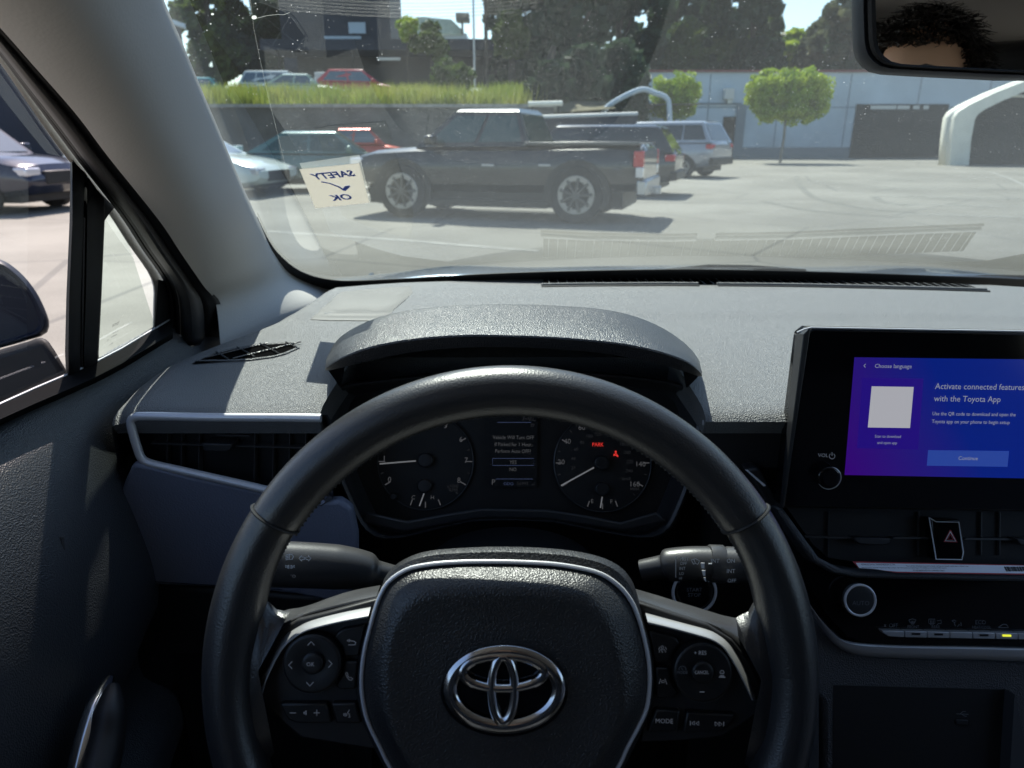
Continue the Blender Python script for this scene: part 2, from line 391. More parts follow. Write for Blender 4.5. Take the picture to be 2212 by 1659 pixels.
add('sensor_dome', mesh(*join(*[loft([[Vector((.815 + r_ * math.cos(a * .3927), 1.02 + r_ * math.sin(a * .3927), zd(.815, 1.02) + h_)) for a in range(16)] for r_, h_ in ((.014, 0), (.012, .004), (.007, .007), (.001, .008))], True, (False, True))])), M['gloss_black'], dash)
# corner demister on the pad, the shade of its opening painted as a flat disc
cv = [(395, 793), (470, 762), (545, 747), (640, 741), (655, 742), (640, 756), (600, 770), (540, 778), (470, 781), (420, 790)]
dm = add('corner_vent', mesh(*loft([[D(*p, .0010) for p in polar(cv, (545, 765), 40)], [D(lerp(p[0], 545, .97), lerp(p[1], 765, .97), .0010) for p in polar(cv, (545, 765), 40)]], True, (False, True))), M['slot_shade'], dash)
bars = ([], []); vp = [D(*p) for p in polar(cv, (545, 765), 60)]
def inside(x, y):
    c_ = False
    for a_, b_ in zip(vp, vp[1:] + vp[:1]):
        if (a_.y > y) != (b_.y > y) and x < (b_.x - a_.x) * (y - a_.y) / (b_.y - a_.y) + a_.x: c_ = not c_
    return c_
vx0, vx1 = min(p.x for p in vp), max(p.x for p in vp); vy0, vy1 = min(p.y for p in vp), max(p.y for p in vp)
for sg in (-1, 1):
    for k in range(-14, 30):
        run = []
        for q in range(60):
            y = lerp(vy0, vy1, q / 59); x = vx0 + k * .034 + sg * (y - vy0) * .9
            if inside(x, y): run.append(Vector((x, y, zd(x, y) + .0026)))
        if len(run) > 4: bars = join(bars, tube([run[0], run[len(run) // 2], run[-1]], .0010, 5))
add('vent_grille', mesh(*bars), M['hoodm'], dm)
add('vent_rim', mesh(*tube([D(*p, .0005) for p in polar(cv, (545, 765), 48)], .0019, 6, True)), M['dash'], dash)
# instrument hood
A = [(703, 792), (708, 768), (735, 728), (790, 696), (850, 677), (920, 665), (1010, 659), (1106, 657), (1200, 660), (1300, 668), (1370, 683), (1430, 708), (1480, 742), (1508, 775), (1516, 806)]
B = [(703, 796), (712, 788), (742, 770), (795, 750), (855, 737), (925, 728), (1010, 723), (1106, 724), (1200, 728), (1300, 736), (1370, 746), (1430, 760), (1480, 778), (1506, 796), (1516, 809)]
Cc = [(703, 800), (712, 800), (742, 793), (795, 780), (855, 767), (925, 757), (1010, 751), (1106, 750), (1200, 754), (1300, 763), (1370, 775), (1430, 788), (1480, 803), (1506, 812), (1516, 813)]
As = spl([(*p, 0) for p in A], 5, False); Bs = spl([(*p, 0) for p in B], 5, False); Cs = spl([(*p, 0) for p in Cc], 5, False)
n = len(As); rws = []
def yA(k): q = abs(2 * k / (n - 1) - 1); return lerp(.80, .63, q ** 4)
def yB(k): q = abs(2 * k / (n - 1) - 1); return lerp(.600, .618, q ** 4)
a3 = [P(p.x, p.y, yA(k)) for k, p in enumerate(As)]; b3 = [P(p.x, p.y, yB(k)) for k, p in enumerate(Bs)]; c3 = [P(p.x, p.y, yB(k) + .004) for k, p in enumerate(Cs)]
def rearp(k, p):
    q = abs(2 * k / (n - 1) - 1); y_ = lerp(.985, .66, q ** 3.2); x_ = p.x * .97
    return Vector((x_, y_, min(zd(x_, y_) + .0015, p.z / p.y * y_ - .0005)))
back = [rearp(k, p) for k, p in enumerate(a3)]
mid = lambda s_, lift: [a.lerp(b, s_) + Vector((0, 0, lift)) for a, b in zip(a3, b3)]
und = [Vector((p.x * .97, .70, p.z - .015)) for p in c3]
rws = [back, [lerp(p, q, .72) for p, q in zip(a3, back)], [lerp(p, q, .25) for p, q in zip(a3, back)], a3, mid(.12, .0005), mid(.3, .0012), mid(.6, .002), mid(.85, .0025), mid(.96, .0008), b3, [b.lerp(c_, .12) + Vector((0, -.0012, 0)) for b, c_ in zip(b3, c3)], [b.lerp(c_, .5) + Vector((0, -.001, 0)) for b, c_ in zip(b3, c3)], c3, und]
add('instrument_hood', mesh(*loft(rws, closed=False)), M['hoodm'], dash)
# dash front under the pad, and the dark body behind everything
add('lower_dash', mesh(*join(box((-.365, .626, -.95), (-.195, .95, -.262)), box((.20, .626, -.95), (1.10, .95, -.262)), box((-.195, .76, -.95), (.20, .95, -.262)))), M['black'], dash, smooth=False)
kp = [(300, 1003), (420, 1032), (567, 1063), (660, 1085), (760, 1100), (760, 1290), (640, 1285), (500, 1272), (235, 1258), (229, 1225), (234, 1160), (258, 1070), (278, 1020)]
FKn = Frame(P(450, 1150, .606), (1, 0, -.02), (0, -1, -.10))
add('knee_panel', mesh(*prism(FKn, [(p.x, p.y) for p in spl([(*p, 0) for p in kp], 3)], -.012, 0)), M['dash_soft'], dash, bev=.006, seg=3)
kp2 = [(232, 1262), (500, 1276), (640, 1288), (800, 1292), (800, 1800), (228, 1800)]
add('lower_panel', mesh(*prism(FKn, kp2, -.02, -.004)), M['plastic'], dash, bev=.005)
add('seam_stitch', mesh(*ribbon(FKn, [[(235, 1252), (360, 1258), (500, 1267), (610, 1274)]], 2.0, .0012)), M['black'], dash)
# side air vent
vent_o = [(290, 895), (400, 894), (690, 896), (720, 896), (720, 1100), (640, 1080), (567, 1060), (440, 1034), (330, 1010), (308, 998), (296, 975), (287, 948), (279, 918), (281, 900)]
vent = add('air_vent', mesh(*prism(FV, [(300, 905), (700, 907), (700, 1080), (567, 1050), (440, 1022), (330, 1000), (312, 985), (300, 950)], -.03, -.028)), M['black'], dash, smooth=False)
tr = spl([(*FV.w(*p, .002),) for p in [(694, 903), (600, 902), (450, 901), (320, 899), (292, 901), (283, 912), (288, 938), (297, 968), (306, 990), (325, 1001), (380, 1014), (470, 1034), (575, 1058), (680, 1084)]], 6, False)
add('vent_trim', mesh(*tube(tr, .0040, 12)), M['satin'], vent)
add('vent_shell', mesh(*loft([[FV.w(*p, 0) for p in polar(vent_o, (480, 970), 60)], [FV.w(lerp(p[0], 480, .03), lerp(p[1], 970, .06), -.004) for p in polar(vent_o, (480, 970), 60)], [FV.w(lerp(p[0], 480, .05), lerp(p[1], 970, .10), -.03) for p in polar(vent_o, (480, 970), 60)]])), M['plastic'], vent)
sl_ = ([], [])
for x in (361, 392, 430, 550, 590, 625, 660): sl_ = join(sl_, prism(FV, [(x, 915), (x + 2.0, 915), (x - 1, 1040), (x - 3, 1040)], -.024, -.012))
for y0, y1 in ((957, 968),): sl_ = join(sl_, prism(FV, [(325, y0), (700, y1), (700, y1 + 2.6), (325, y0 + 2.6)], -.024, -.008))
sl_ = join(sl_, prism(FV, [(467, 938), (538, 940), (538, 943), (467, 941)], -.02, -.008))
add('vent_slat', mesh(*sl_), M['rubber_grey'], vent, smooth=False)
add('vent_tab', mesh(*prism(FV, [(436, 958), (500, 960), (498, 972), (487, 976), (440, 974)], -.02, 0)), M['plastic'], vent, bev=.001)
# right chrome strip between hood and screen, dark area under it
add('trim_strip', mesh(*tube([P(1518, 913, .612), P(1600, 914.5, .612), P(1700, 917, .612)], .0026, 8)), M['satin'], dash)
add('trim_strip', mesh(*loft([[P(x, y, Y_) for x, y in ((1521, 930), (1690, 934), (1690, 1010), (1560, 1010))] for Y_ in (.628, .618)], True, (True, True))), M['plastic'], dash)['label'] = 'dark recessed strip under the chrome line'
# lower-left pieces near the stack
add('stack_side', mesh(*prism(Frame(P(1600, 1050, .60), (1, 0, 0), (0, -1, .1)), [(1610, 1015), (1640, 1010), (1672, 1070), (1700, 1110), (1745, 1190), (1730, 1200), (1690, 1150)], -.03, 0)), M['plastic'], dash, bev=.003)
add('trim_sliver', mesh(*prism(Frame(P(1640, 1040, .585), (1, 0, 0), (0, -1, .1)), [(1612, 1017), (1617, 1017), (1655, 1049), (1650, 1051)], -.003, 0)), M['satin'], dash)

# ------------------------------------------------------------------ instrument cluster
clu = empty('instrument_cluster', P(1106, 1130, .70), 'black instrument cluster with two dials behind the steering wheel', 'instrument cluster')
ho = [(700, 905), (704, 872), (718, 845), (745, 830), (900, 812), (1106, 800), (1300, 806), (1440, 822), (1490, 838), (1512, 868), (1518, 905), (1505, 1000), (1475, 1090), (1440, 1150), (1380, 1163), (1250, 1140), (1180, 1128), (1040, 1126), (960, 1140), (850, 1165), (790, 1150), (750, 1080), (715, 990)]
hs = [(p.x, p.y) for p in spl([(*p, 0) for p in ho], 4)]
pc = (1106, 985); hp = polar(hs, pc, 120)
sh = lambda k, hh, dy=0: [FC.w(lerp(p[0], pc[0], k), lerp(p[1], pc[1], k) + dy, hh) for p in hp]
add('cluster_housing', mesh(*loft([sh(-.01, .0), sh(.0, .045), sh(.012, .048), sh(.03, .046), sh(.045, .040), sh(.05, .030), sh(.10, .004), sh(.12, -.002)])), M['spoke'], clu)
add('cluster_back', mesh(*loft([sh(.08, -.003), sh(.085, -.0035)], True, (False, True))), M['dial'], clu, smooth=False)
def dial(c, r):
    d = add('dial', mesh(*disc(FC, c, r, -.006, .0015, 64, .02)), M['dial_face'], clu)
    add('dial_ring', mesh(*ringm(FC, c, r, 2.6, .0022)), M['dial_ring'], d)
    return d
cl = (919, 997); cr = (1301.5, 1000)
d1 = dial(cl, 103); d1['label'] = 'rev counter dial'; d2 = dial(cr, 104.5); d2['label'] = 'speedometer dial'
for d_, c_, tip, sub, tip2 in ((d1, (918, 994), (820, 1002), (916, 1050), (906, 1093)), (d2, (1301, 1000), (1212, 1049), (1301, 1057), (1297, 1097))):
    add('needle', mesh(*ribbon(FC, [[tip, (lerp(tip[0], c_[0], .8), lerp(tip[1], c_[1], .8))]], 3.0, .006)), M['needle'], d_)
    add('needle', mesh(*ribbon(FC, [[(sub[0], sub[1] + 16), tip2]], 2.6, .006)), M['needle'], d_)
    add('needle_hub', mesh(*disc(FC, c_, 16, .0, .012, 32, .25)), M['plastic'], d_)
    add('needle_hub', mesh(*disc(FC, sub, 15, .0, .010, 32, .25)), M['plastic'], d_)
c2 = lambda x, y: TT(1, 1, x, y)
def lit(s, x, y, cap, m_, parent, **k):
    p = c2(x, y); return text('lettering', s, FC, p[0], p[1], cap / 3, M[m_], parent, h=.0035, **k)
for s, x, y in (('5', 676, 1100), ('6', 775, 1190), ('7', 808, 1325), ('8', 762, 1455), ('1', 278, 1313), ('0', 312, 1450)): lit(s, x, y, 36, 'lit_grey', d1)
for s, x, y, cp in (('x1000', 722, 1492, 22), ('RPM', 725, 1518, 22), ('C', 466, 1566, 26), ('H', 590, 1566, 26)): lit(s, x, y, cp, 'lit_dim' if s[0] in 'xR' else 'lit_grey', d1)
for s, x, y in (('60', 1558, 1113), ('40', 1465, 1203), ('20', 1425, 1336), ('140', 1938, 1350), ('160', 1900, 1480)): lit(s, x, y, 34, 'lit_grey', d2)
for s, x, y in (('0', 1453, 1474), ('MPH', 1900, 1512), ('100', 1605, 1168), ('120', 1660, 1155), ('140', 1722, 1157), ('160', 1782, 1175), ('180', 1825, 1220), ('200', 1853, 1273), ('220', 1870, 1333), ('240', 1865, 1393), ('80', 1560, 1208), ('60', 1522, 1253), ('40', 1503, 1313), ('20', 1503, 1374), ('km/h', 1850, 1445)): lit(s, x, y, 22, 'lit_dim', d2)
lit('E', 1625, 1590, 26, 'lit_grey', d2); lit('F', 1750, 1592, 26, 'lit_grey', d2)
lit('PARK', 1662, 1223, 26, 'lit_red', d2, sx=.85)
def tick(c, a, r0, r1): return [(c[0] + r0 * math.cos(R(a)), c[1] - r0 * math.sin(R(a))), (c[0] + r1 * math.cos(R(a)), c[1] - r1 * math.sin(R(a)))]
for c_, d_ in ((cl, d1), (cr, d2)):
    add('dial_scale', mesh(*ribbon(FC, [tick(c_, 210 - k * 30, 87, 101) for k in range(9)] + [tick((c_[0], c_[1] + 5), a, 82, 95) for a in (250, 270, 290)], 2.2, .0036)), M['lit_grey'], d_, smooth=False)
    add('fine_scale', mesh(*ribbon(FC, [tick(c_, 195 - k * 30, 93, 100) for k in range(9)], 1.5, .0036)), M['lit_dim'], d_, smooth=False)
bp = lambda x, y: c2(x, y)
add('warning_lamp', mesh(*join(ribbon(FC, [[bp(1765, 1296), bp(1778, 1276), bp(1792, 1296)], [bp(1778, 1262), bp(1778, 1276)], [bp(1764, 1284), bp(1794, 1300)]], 2.2, .0037), prism(FC, arc(*bp(1778, 1268), 2.2, 0, 360, 10), .0034, .0038))), M['lit_red'], d2, smooth=False)
p_ = c2(335, 1560); add('trip_knob', mesh(*disc(FC, p_, 7, 0, .014, 20, .3)), M['plastic'], clu)
dsp = add('info_display', mesh(*prism(FC, [c2(962, 1020), c2(1272, 1020), c2(1266, 1497), c2(955, 1497)], 0, .003)), M['black'], clu, smooth=False)
for s, x, y in (('Vehicle Will Turn OFF', 1115, 1177), ('If Parked for 1 Hour,', 1115, 1222), ('Perform Auto OFF?', 1112, 1266)): lit(s, x, y, 25, 'lit_grey', dsp, sx=.84)
lit('YES', 1113, 1338, 24, 'lit_grey', dsp, sx=.9); lit('NO', 1112, 1384, 24, 'lit_grey', dsp, sx=.9)
lit('P', 985, 1467, 36, 'lit_grey', dsp); lit('ODO', 1083, 1477, 20, 'lit_blue', dsp); lit('56995', 1175, 1476, 22, 'lit_dim', dsp); lit('mi', 1242, 1480, 16, 'lit_dim', dsp)
add('display_lines', mesh(*ribbon(FC, [[bp(980, 1312), bp(1248, 1312), bp(1248, 1357), bp(980, 1357), bp(980, 1312)], [bp(1000, 1445), bp(1240, 1445)], [bp(1010, 1078), bp(1230, 1078)]], 1.2, .0036)), M['lit_blue'], dsp, smooth=False)
add('lane_icon', mesh(*ribbon(FC, [[bp(1176, 1068), bp(1186, 1040)], [bp(1220, 1068), bp(1210, 1040)], [bp(1190, 1056), bp(1207, 1056)], [bp(1228, 1036), bp(1228, 1068)], [bp(1245, 1040), bp(1240, 1066), bp(1258, 1068)], [bp(1240, 1090), bp(1226, 1090)], [bp(1226, 1102), bp(1248, 1102), bp(1250, 1090), bp(1232, 1090)]], 1.6, .0036)), M['lit_dim'], dsp, smooth=False)
add('cluster_brow', mesh(*loft([[P(x, y, Y_) for x, y in ((790, 1105), (880, 1125), (960, 1110), (1040, 1098), (1180, 1100), (1260, 1112), (1340, 1128), (1420, 1105), (1440, 1125), (1350, 1148), (1250, 1133), (1180, 1122), (1040, 1120), (960, 1134), (870, 1150), (780, 1128))] for Y_ in (.655, .640)], True, (True, True))), M['spoke'], clu, bev=.003)

# ------------------------------------------------------------------ steering wheel
sw = empty('steering_wheel', FW.at(0, 0, -.06), 'black leather steering wheel with chrome emblem and thumb buttons', 'steering wheel')
def rimr(a): return .0156 if abs(((math.degrees(a) - 90 + 180) % 360) - 180) < 57.5 else .0148
rings = []; NR = 160
for k in range(NR + 1):
    a = 2 * math.pi * k / NR; r_ = rimr(a)
    g = 1 + .16 * math.exp(-((math.degrees(a) - 170) / 10) ** 2) + .16 * math.exp(-((math.degrees(a) - 10) / 10) ** 2)
    cx_, cy_ = math.cos(a), math.sin(a); Rm = .185 - r_
    rings.append([FW.at(cx_ * (Rm + (r_ if math.cos(2 * math.pi * q / 20) > 0 else r_ * g) * math.cos(2 * math.pi * q / 20)), cy_ * (Rm + (r_ if math.cos(2 * math.pi * q / 20) > 0 else r_ * g) * math.cos(2 * math.pi * q / 20)), r_ * 1.12 * math.sin(2 * math.pi * q / 20)) for q in range(20)])
rim = add('rim', mesh(*loft(rings)), M['leather'], sw)
for a in (147.5, 32.5):
    ca, sa = math.cos(R(a)), math.sin(R(a)); rr = .0158; c3_ = FW.at(ca * (.185 - .0152), sa * (.185 - .0152), 0)
    rad = FW.x * ca + FW.y * sa
    add('rim_seam', mesh(*tube([c3_ + rad * rr * math.cos(2 * math.pi * q / 32) + FW.z * rr * 1.12 * math.sin(2 * math.pi * q / 32) for q in range(32)], .0009, 6, True)), M['black'], rim)
st = ([], [])
for k in range(92):
    a = R(32.5 + k * 115 / 91.0); a2 = a + .009; r_ = .185 - .0156 * 1.93
    st = join(st, tube([FW.at(math.cos(a) * (r_ + .0006), math.sin(a) * (r_ + .0006), .004), FW.at(math.cos(a2) * (r_ - .0012), math.sin(a2) * (r_ - .0012), .0), FW.at(math.cos(a2 + .004) * (r_ + .001), math.sin(a2 + .004) * (r_ + .001), -.005)], .00075, 5))
for s_ in (-1, 1):
    for k in range(26):
        a = R(90 + s_ * (60 + k * .82)); a2 = a + .006; r_ = .185 - .0148 * 1.93
        st = join(st, tube([FW.at(math.cos(a) * (r_ + .0006), math.sin(a) * (r_ + .0006), .003), FW.at(math.cos(a2) * (r_ - .0010), math.sin(a2) * (r_ - .0010), -.002), FW.at(math.cos(a2) * (r_ + .001), math.sin(a2) * (r_ + .001), -.006)], .0006, 5))
add('stitching', mesh(*st), M['thread'], rim)
# airbag cover
ro = [TT(1, 2, *p) for p in ((130, 1100), (150, 900), (200, 700), (240, 570), (300, 460), (400, 385), (500, 352), (700, 328), (1000, 322), (1300, 332), (1500, 355), (1680, 400), (1800, 480), (1880, 580), (1930, 700), (1970, 850), (1995, 1000), (1995, 1150), (1975, 1280), (1920, 1400), (1850, 1530), (1800, 1640), (1650, 1880), (1400, 2010), (1060, 2050), (720, 2010), (470, 1880), (310, 1640), (250, 1520), (190, 1400), (150, 1280))]
ro = [(p.x, p.y) for p in spl([(*p, 0) for p in ro], 4)]; ec = TT(1, 2, 1056, 1150)
rp_ = polar(ro, ec, 144)
ro2 = [TT(1, 2, *p) for p in ((330, 1300), (318, 1100), (330, 900), (370, 760), (450, 640), (550, 580), (700, 560), (1000, 552), (1300, 565), (1500, 600), (1620, 680), (1700, 800), (1750, 950), (1790, 1100), (1790, 1300), (1700, 1500), (1500, 1750), (1056, 1850), (600, 1750), (400, 1500))]
ro2 = [(p.x, p.y) for p in spl([(*p, 0) for p in ro2], 4)]; rq_ = polar(ro2, ec, 144)
ou = [TT(1, 2, *p) for p in ((95, 1100), (120, 880), (175, 700), (240, 555), (280, 430), (355, 340), (500, 268), (700, 238), (1050, 225), (1400, 240), (1650, 282), (1800, 350), (1880, 440), (1920, 545), (1960, 700), (2010, 850), (2030, 1000), (2030, 1150), (2010, 1280), (1950, 1420), (1830, 1660), (1680, 1920), (1400, 2060), (1060, 2100), (720, 2060), (440, 1920), (280, 1660), (150, 1400), (110, 1280))]
op_ = polar([(p.x, p.y) for p in spl([(*p, 0) for p in ou], 4)], ec, 144)
mixp = lambda a, b, t: [(lerp(p[0], q[0], t), lerp(p[1], q[1], t)) for p, q in zip(a, b)]
fwp = lambda pts, h: [FW.w(x, y, h) for x, y in pts]
cen = [ec] * 144
cover = add('airbag_cover', mesh(*loft([fwp(rp_, -.004), fwp(mixp(rp_, rq_, .05), .001), fwp(mixp(rp_, rq_, .30), .0085), fwp(mixp(rp_, rq_, .62), .0150), fwp(mixp(rp_, rq_, .82), .0172), fwp(rq_, .0172), fwp(mixp(rq_, cen, .12), .0155), fwp(mixp(rq_, cen, .35), .0150), fwp(mixp(rq_, cen, .7), .015), fwp(mixp(rq_, cen, .98), .015)], True, (False, True))), M['pad'], sw)
add('hub_shell', mesh(*loft([fwp(op_, -.045), fwp(op_, -.008), fwp(mixp(op_, rp_, .35), -.0005), fwp(mixp(op_, rp_, .8), .001), fwp(mixp(op_, rp_, 1.0), -.003), fwp(mixp(op_, rp_, 1.15), -.01)])), M['pad'], sw)
add('chrome_ring', mesh(*tube(fwp(polar([(p[0], p[1]) for p in rp_], ec, 144), .002), .00135, 8, True, up=FW.z)), M['satin'], cover)
# emblem of three ellipses
em = add('emblem', mesh(*ringm(FW, ec, (693 / 3 - 1420 / 3) / -2 - 9, 27.0, .019, 96, ry=(1405 - 895) / 6 - 9, hscale=.42)), M['chrome'], sw)
e1 = TT(1, 2, 1048, 1150); e2 = TT(1, 2, 1050, 1038)
def ell(c, rx, ry, wx, wy, h, n=96):
    u, v_ = FW.uv(c[0], c[1], h); s_ = FW.sc(*c); rr = []
    for k in range(n + 1):
        a = 2 * math.pi * k / n; ca, sa = math.cos(a), math.sin(a); rw = []
        ww = lerp(wy, wx, ca * ca)
        for q in range(10):
            b_ = 2 * math.pi * q / 10; dr = math.cos(b_) * ww / 2; nx, ny = ca / rx, sa / ry; nl = math.hypot(nx, ny)
            rw.append(FW.at(u + s_ * (rx * ca + dr * nx / nl), v_ + s_ * (ry * sa + dr * ny / nl), h + math.sin(b_) * .0022))
        rr.append(rw)
    return loft(rr)
add('emblem_loop', mesh(*ell(e1, 24, 66, 20, 20, .0192)), M['chrome'], em)
add('emblem_loop', mesh(*ell(e2, 84, 33, 22, 20, .0190)), M['chrome'], em)
add('emblem_base', mesh(*loft([[FW.at(*(Vector(FW.uv(*ec, .012)) + Vector((FW.sc(*ec) * rx_ * math.cos(2 * math.pi * k / 64), FW.sc(*ec) * rx_ * .70 * math.sin(2 * math.pi * k / 64)))), h_) for k in range(64)] for rx_, h_ in ((134, .0145), (128, .0166), (118, .0162), (100, .0160))], True, (False, True))), M['gloss_black'], em)
# spokes
def poly(name, pts, h0, h1, m_, parent, bev=.0012, smoothn=0, **k):
    if smoothn: pts = [(p.x, p.y) for p in spl([(*p, 0) for p in pts], smoothn)]
    return add(name, mesh(*prism(FW, pts, h0, h1)), M[m_], parent, bev=bev, **k)
# upper spoke surface slopes towards the windscreen, so it is lit from above
def spoke_top(edge, lower, name='spoke_cover'):
    e = spl([(*p, 0) for p in edge], 5, False); l = spl([(*p, 0) for p in lower], 5, False); m_ = min(len(e), len(l))
    e = [(e[int(i * (len(e) - 1) / 23)].x, e[int(i * (len(e) - 1) / 23)].y) for i in range(24)]; l = [(l[int(i * (len(l) - 1) / 23)].x, l[int(i * (len(l) - 1) / 23)].y) for i in range(24)]
    return loft([[FW.w(x, y, -.045) for x, y in e], [FW.w(x, y, -.034) for x, y in e], [FW.w(lerp(a[0], b_[0], .35), lerp(a[1], b_[1], .35), -.024) for a, b_ in zip(e, l)], [FW.w(lerp(a[0], b_[0], .62), lerp(a[1], b_[1], .62), -.0165) for a, b_ in zip(e, l)], [FW.w(lerp(a[0], b_[0], .85), lerp(a[1], b_[1], .85), -.0135) for a, b_ in zip(e, l)], [FW.w(x, y, -.013) for x, y in l]], closed=False)
LE = [(592, 1330), (620, 1317), (650, 1312), (680, 1303), (715, 1290), (760, 1276), (822, 1264)]
LL = [(575, 1400), (590, 1375), (615, 1350), (645, 1334), (680, 1323), (740, 1308), (812, 1292)]
RE = [(1372, 1272), (1420, 1286), (1475, 1303), (1525, 1318), (1565, 1330), (1600, 1335), (1622, 1325)]
RL = [(1378, 1306), (1430, 1322), (1490, 1338), (1530, 1350), (1560, 1365), (1585, 1392), (1612, 1430)]
add('spoke_cover', mesh(*spoke_top(LE, LL)), M['spoke'], sw); add('spoke_cover', mesh(*spoke_top(RE, RL)), M['spoke'], sw)
LBASE = [(560, 1400), (600, 1365), (640, 1340), (700, 1325), (830, 1290), (810, 1400), (800, 1500), (815, 1620), (700, 1602), (650, 1594), (612, 1562), (560, 1512), (545, 1500), (545, 1440)]
RBASE = [(1370, 1298), (1450, 1325), (1530, 1350), (1585, 1385), (1620, 1430), (1650, 1500), (1648, 1530), (1610, 1562), (1560, 1592), (1480, 1600), (1385, 1604), (1395, 1500), (1395, 1400)]
poly('spoke_panel', LBASE, -.03, -.007, 'plastic', sw); poly('spoke_panel', RBASE, -.03, -.007, 'plastic', sw)
# leather thumb rests joining spokes and rim
for pts in ([(480, 1340), (560, 1290), (600, 1318), (640, 1318), (600, 1350), (575, 1400), (556, 1450), (548, 1510), (600, 1600), (560, 1660), (500, 1660), (470, 1500)], [(1725, 1340), (1640, 1290), (1622, 1318), (1585, 1340), (1600, 1385), (1632, 1440), (1652, 1500), (1640, 1560), (1600, 1620), (1620, 1660), (1690, 1660), (1730, 1500)]):
    q = [(p.x, p.y) for p in spl([(*p, 0) for p in pts], 4)]; cc = (sum(p[0] for p in pts) / len(pts), sum(p[1] for p in pts) / len(pts)); q = polar(q, cc, 64)
    add('thumb_rest', mesh(*loft([[FW.w(x, y, -.016) for x, y in q], [FW.w(x, y, -.008) for x, y in q], [FW.w(lerp(x, cc[0], .12), lerp(y, cc[1], .12), -.002) for x, y in q], [FW.w(lerp(x, cc[0], .35), lerp(y, cc[1], .35), .004) for x, y in q], [FW.w(lerp(x, cc[0], .97), lerp(y, cc[1], .97), .006) for x, y in q]], True, (True, True))), M['leather'], rim)
# silver trims: a sloping upper flank and a rounded lower arm
def trim_strip(outer, inner):
    o_ = spl([(*p, 0) for p in outer], 6, False); i_ = spl([(*p, 0) for p in inner], 6, False); N_ = 40
    pick = lambda L, t: L[min(len(L) - 1, int(t * (len(L) - 1)))]
    O = [pick(o_, k / N_) for k in range(N_ + 1)]; I = [pick(i_, k / N_) for k in range(N_ + 1)]
    fr = lambda a, b_, t: (lerp(a.x, b_.x, t), lerp(a.y, b_.y, t))
    return loft([[FW.w(*fr(a, b_, 0), -.022) for a, b_ in zip(O, I)], [FW.w(*fr(a, b_, 0), -.014) for a, b_ in zip(O, I)], [FW.w(*fr(a, b_, .25), -.0085) for a, b_ in zip(O, I)], [FW.w(*fr(a, b_, .5), -.0030) for a, b_ in zip(O, I)], [FW.w(*fr(a, b_, .72), .0010) for a, b_ in zip(O, I)], [FW.w(*fr(a, b_, .88), .0025) for a, b_ in zip(O, I)], [FW.w(*fr(a, b_, .96), .0025) for a, b_ in zip(O, I)], [FW.w(*fr(a, b_, 1), .0010) for a, b_ in zip(O, I)], [FW.w(*fr(a, b_, 1.0), -.008) for a, b_ in zip(O, I)]], closed=False)
tl_ = add('spoke_trim', mesh(*trim_strip([LB(*p) for p in ((1478, 15), (1100, 95), (750, 190), (590, 262), (420, 370), (330, 480), (250, 620), (130, 880), (60, 1040), (40, 1150))], [LB(*p) for p in ((1420, 215), (1100, 275), (800, 345), (640, 400), (500, 490), (400, 590), (330, 700), (250, 860), (190, 1000), (150, 1145))])), M['silver_trim'], sw)
tr_ = add('spoke_trim', mesh(*trim_strip([RB(*p) for p in ((75, 78), (300, 150), (600, 232), (820, 292), (960, 355), (1110, 470), (1240, 640), (1340, 830), (1440, 1080), (1482, 1200))], [RB(*p) for p in ((130, 290), (400, 352), (650, 418), (830, 470), (930, 510), (1040, 590), (1140, 740), (1240, 920), (1320, 1080), (1380, 1210))])), M['silver_trim'], sw)
# buttons
def pad_round(c, s, icon=None):
    b0 = add('button', mesh(*disc(FW, c, 62, -.006, .0035, 64, .10, .002)), M['button'], sw)
    add('button_ring', mesh(*ringm(FW, c, 62.5, 1.4, .0005)), M['spoke'], b0)
    add('centre_button', mesh(*disc(FW, c, 22.5, -.004, .0050, 40, .25)), M['button'], b0)
    return b0
bl = pad_round(LB(745, 775), 'OK'); br = pad_round(RB(795, 880), 'CANCEL')
PRT = M['print']
def icon(pls, w_, parent, h=.0046, mapf=None, m_='print'):
    return add('symbol', mesh(*ribbon(FW, [[mapf(*p) for p in pl] for pl in pls], w_, h)), M[m_], parent, smooth=False)
text('lettering', 'OK', FW, *LB(728, 778), 8.6, PRT, bl, h=.0058)
icon([[(695, 548), (737, 502), (778, 545)], [(510, 742), (466, 785), (508, 830)], [(948, 728), (990, 770), (945, 815)], [(680, 992), (722, 1038), (766, 990)]], 1.6, bl, mapf=LB)
text('lettering', 'CANCEL', FW, *RB(775, 875), 7.4, PRT, br, h=.0058, sx=.78)
text('lettering', '+ RES', FW, *RB(757, 640), 9.0, PRT, br, h=.0046, sx=.9)
text('lettering', 'MODE', FW, *RB(540, 876), 6.2, M['print_dim'], br, h=.0046)
icon([[(750, 1108), (806, 1110)]], 2.0, br, mapf=RB)
icon([[(982, 932), (1062, 934)], [(988, 920), (1050, 921)], [(996, 908), (1042, 909)], [(998, 884), (998, 866), (1006, 852), (1034, 852), (1042, 866), (1042, 886), (998, 884)]], 1.3, br, mapf=RB)
icon([[(500, 845), (502, 822), (520, 802), (545, 797), (570, 806), (584, 826), (584, 848)], [(545, 845), (528, 815)]], 1.3, br, mapf=RB, m_='print_dim')
def button(pts, mp_, sm=0):
    b_ = poly('button', [mp_(*p) for p in pts], -.010, -.0020, 'button', sw, bev=.0012); return b_
b1 = button([(1015, 455), (1060, 385), (1120, 350), (1393, 300), (1312, 683), (1135, 690), (1110, 570)], LB)
b2 = button([(1135, 742), (1303, 740), (1272, 1080), (1075, 1088), (1030, 1030), (1110, 900)], LB)
b3_ = button([(355, 1250), (920, 1245), (985, 1492), (560, 1492), (450, 1440)], LB)
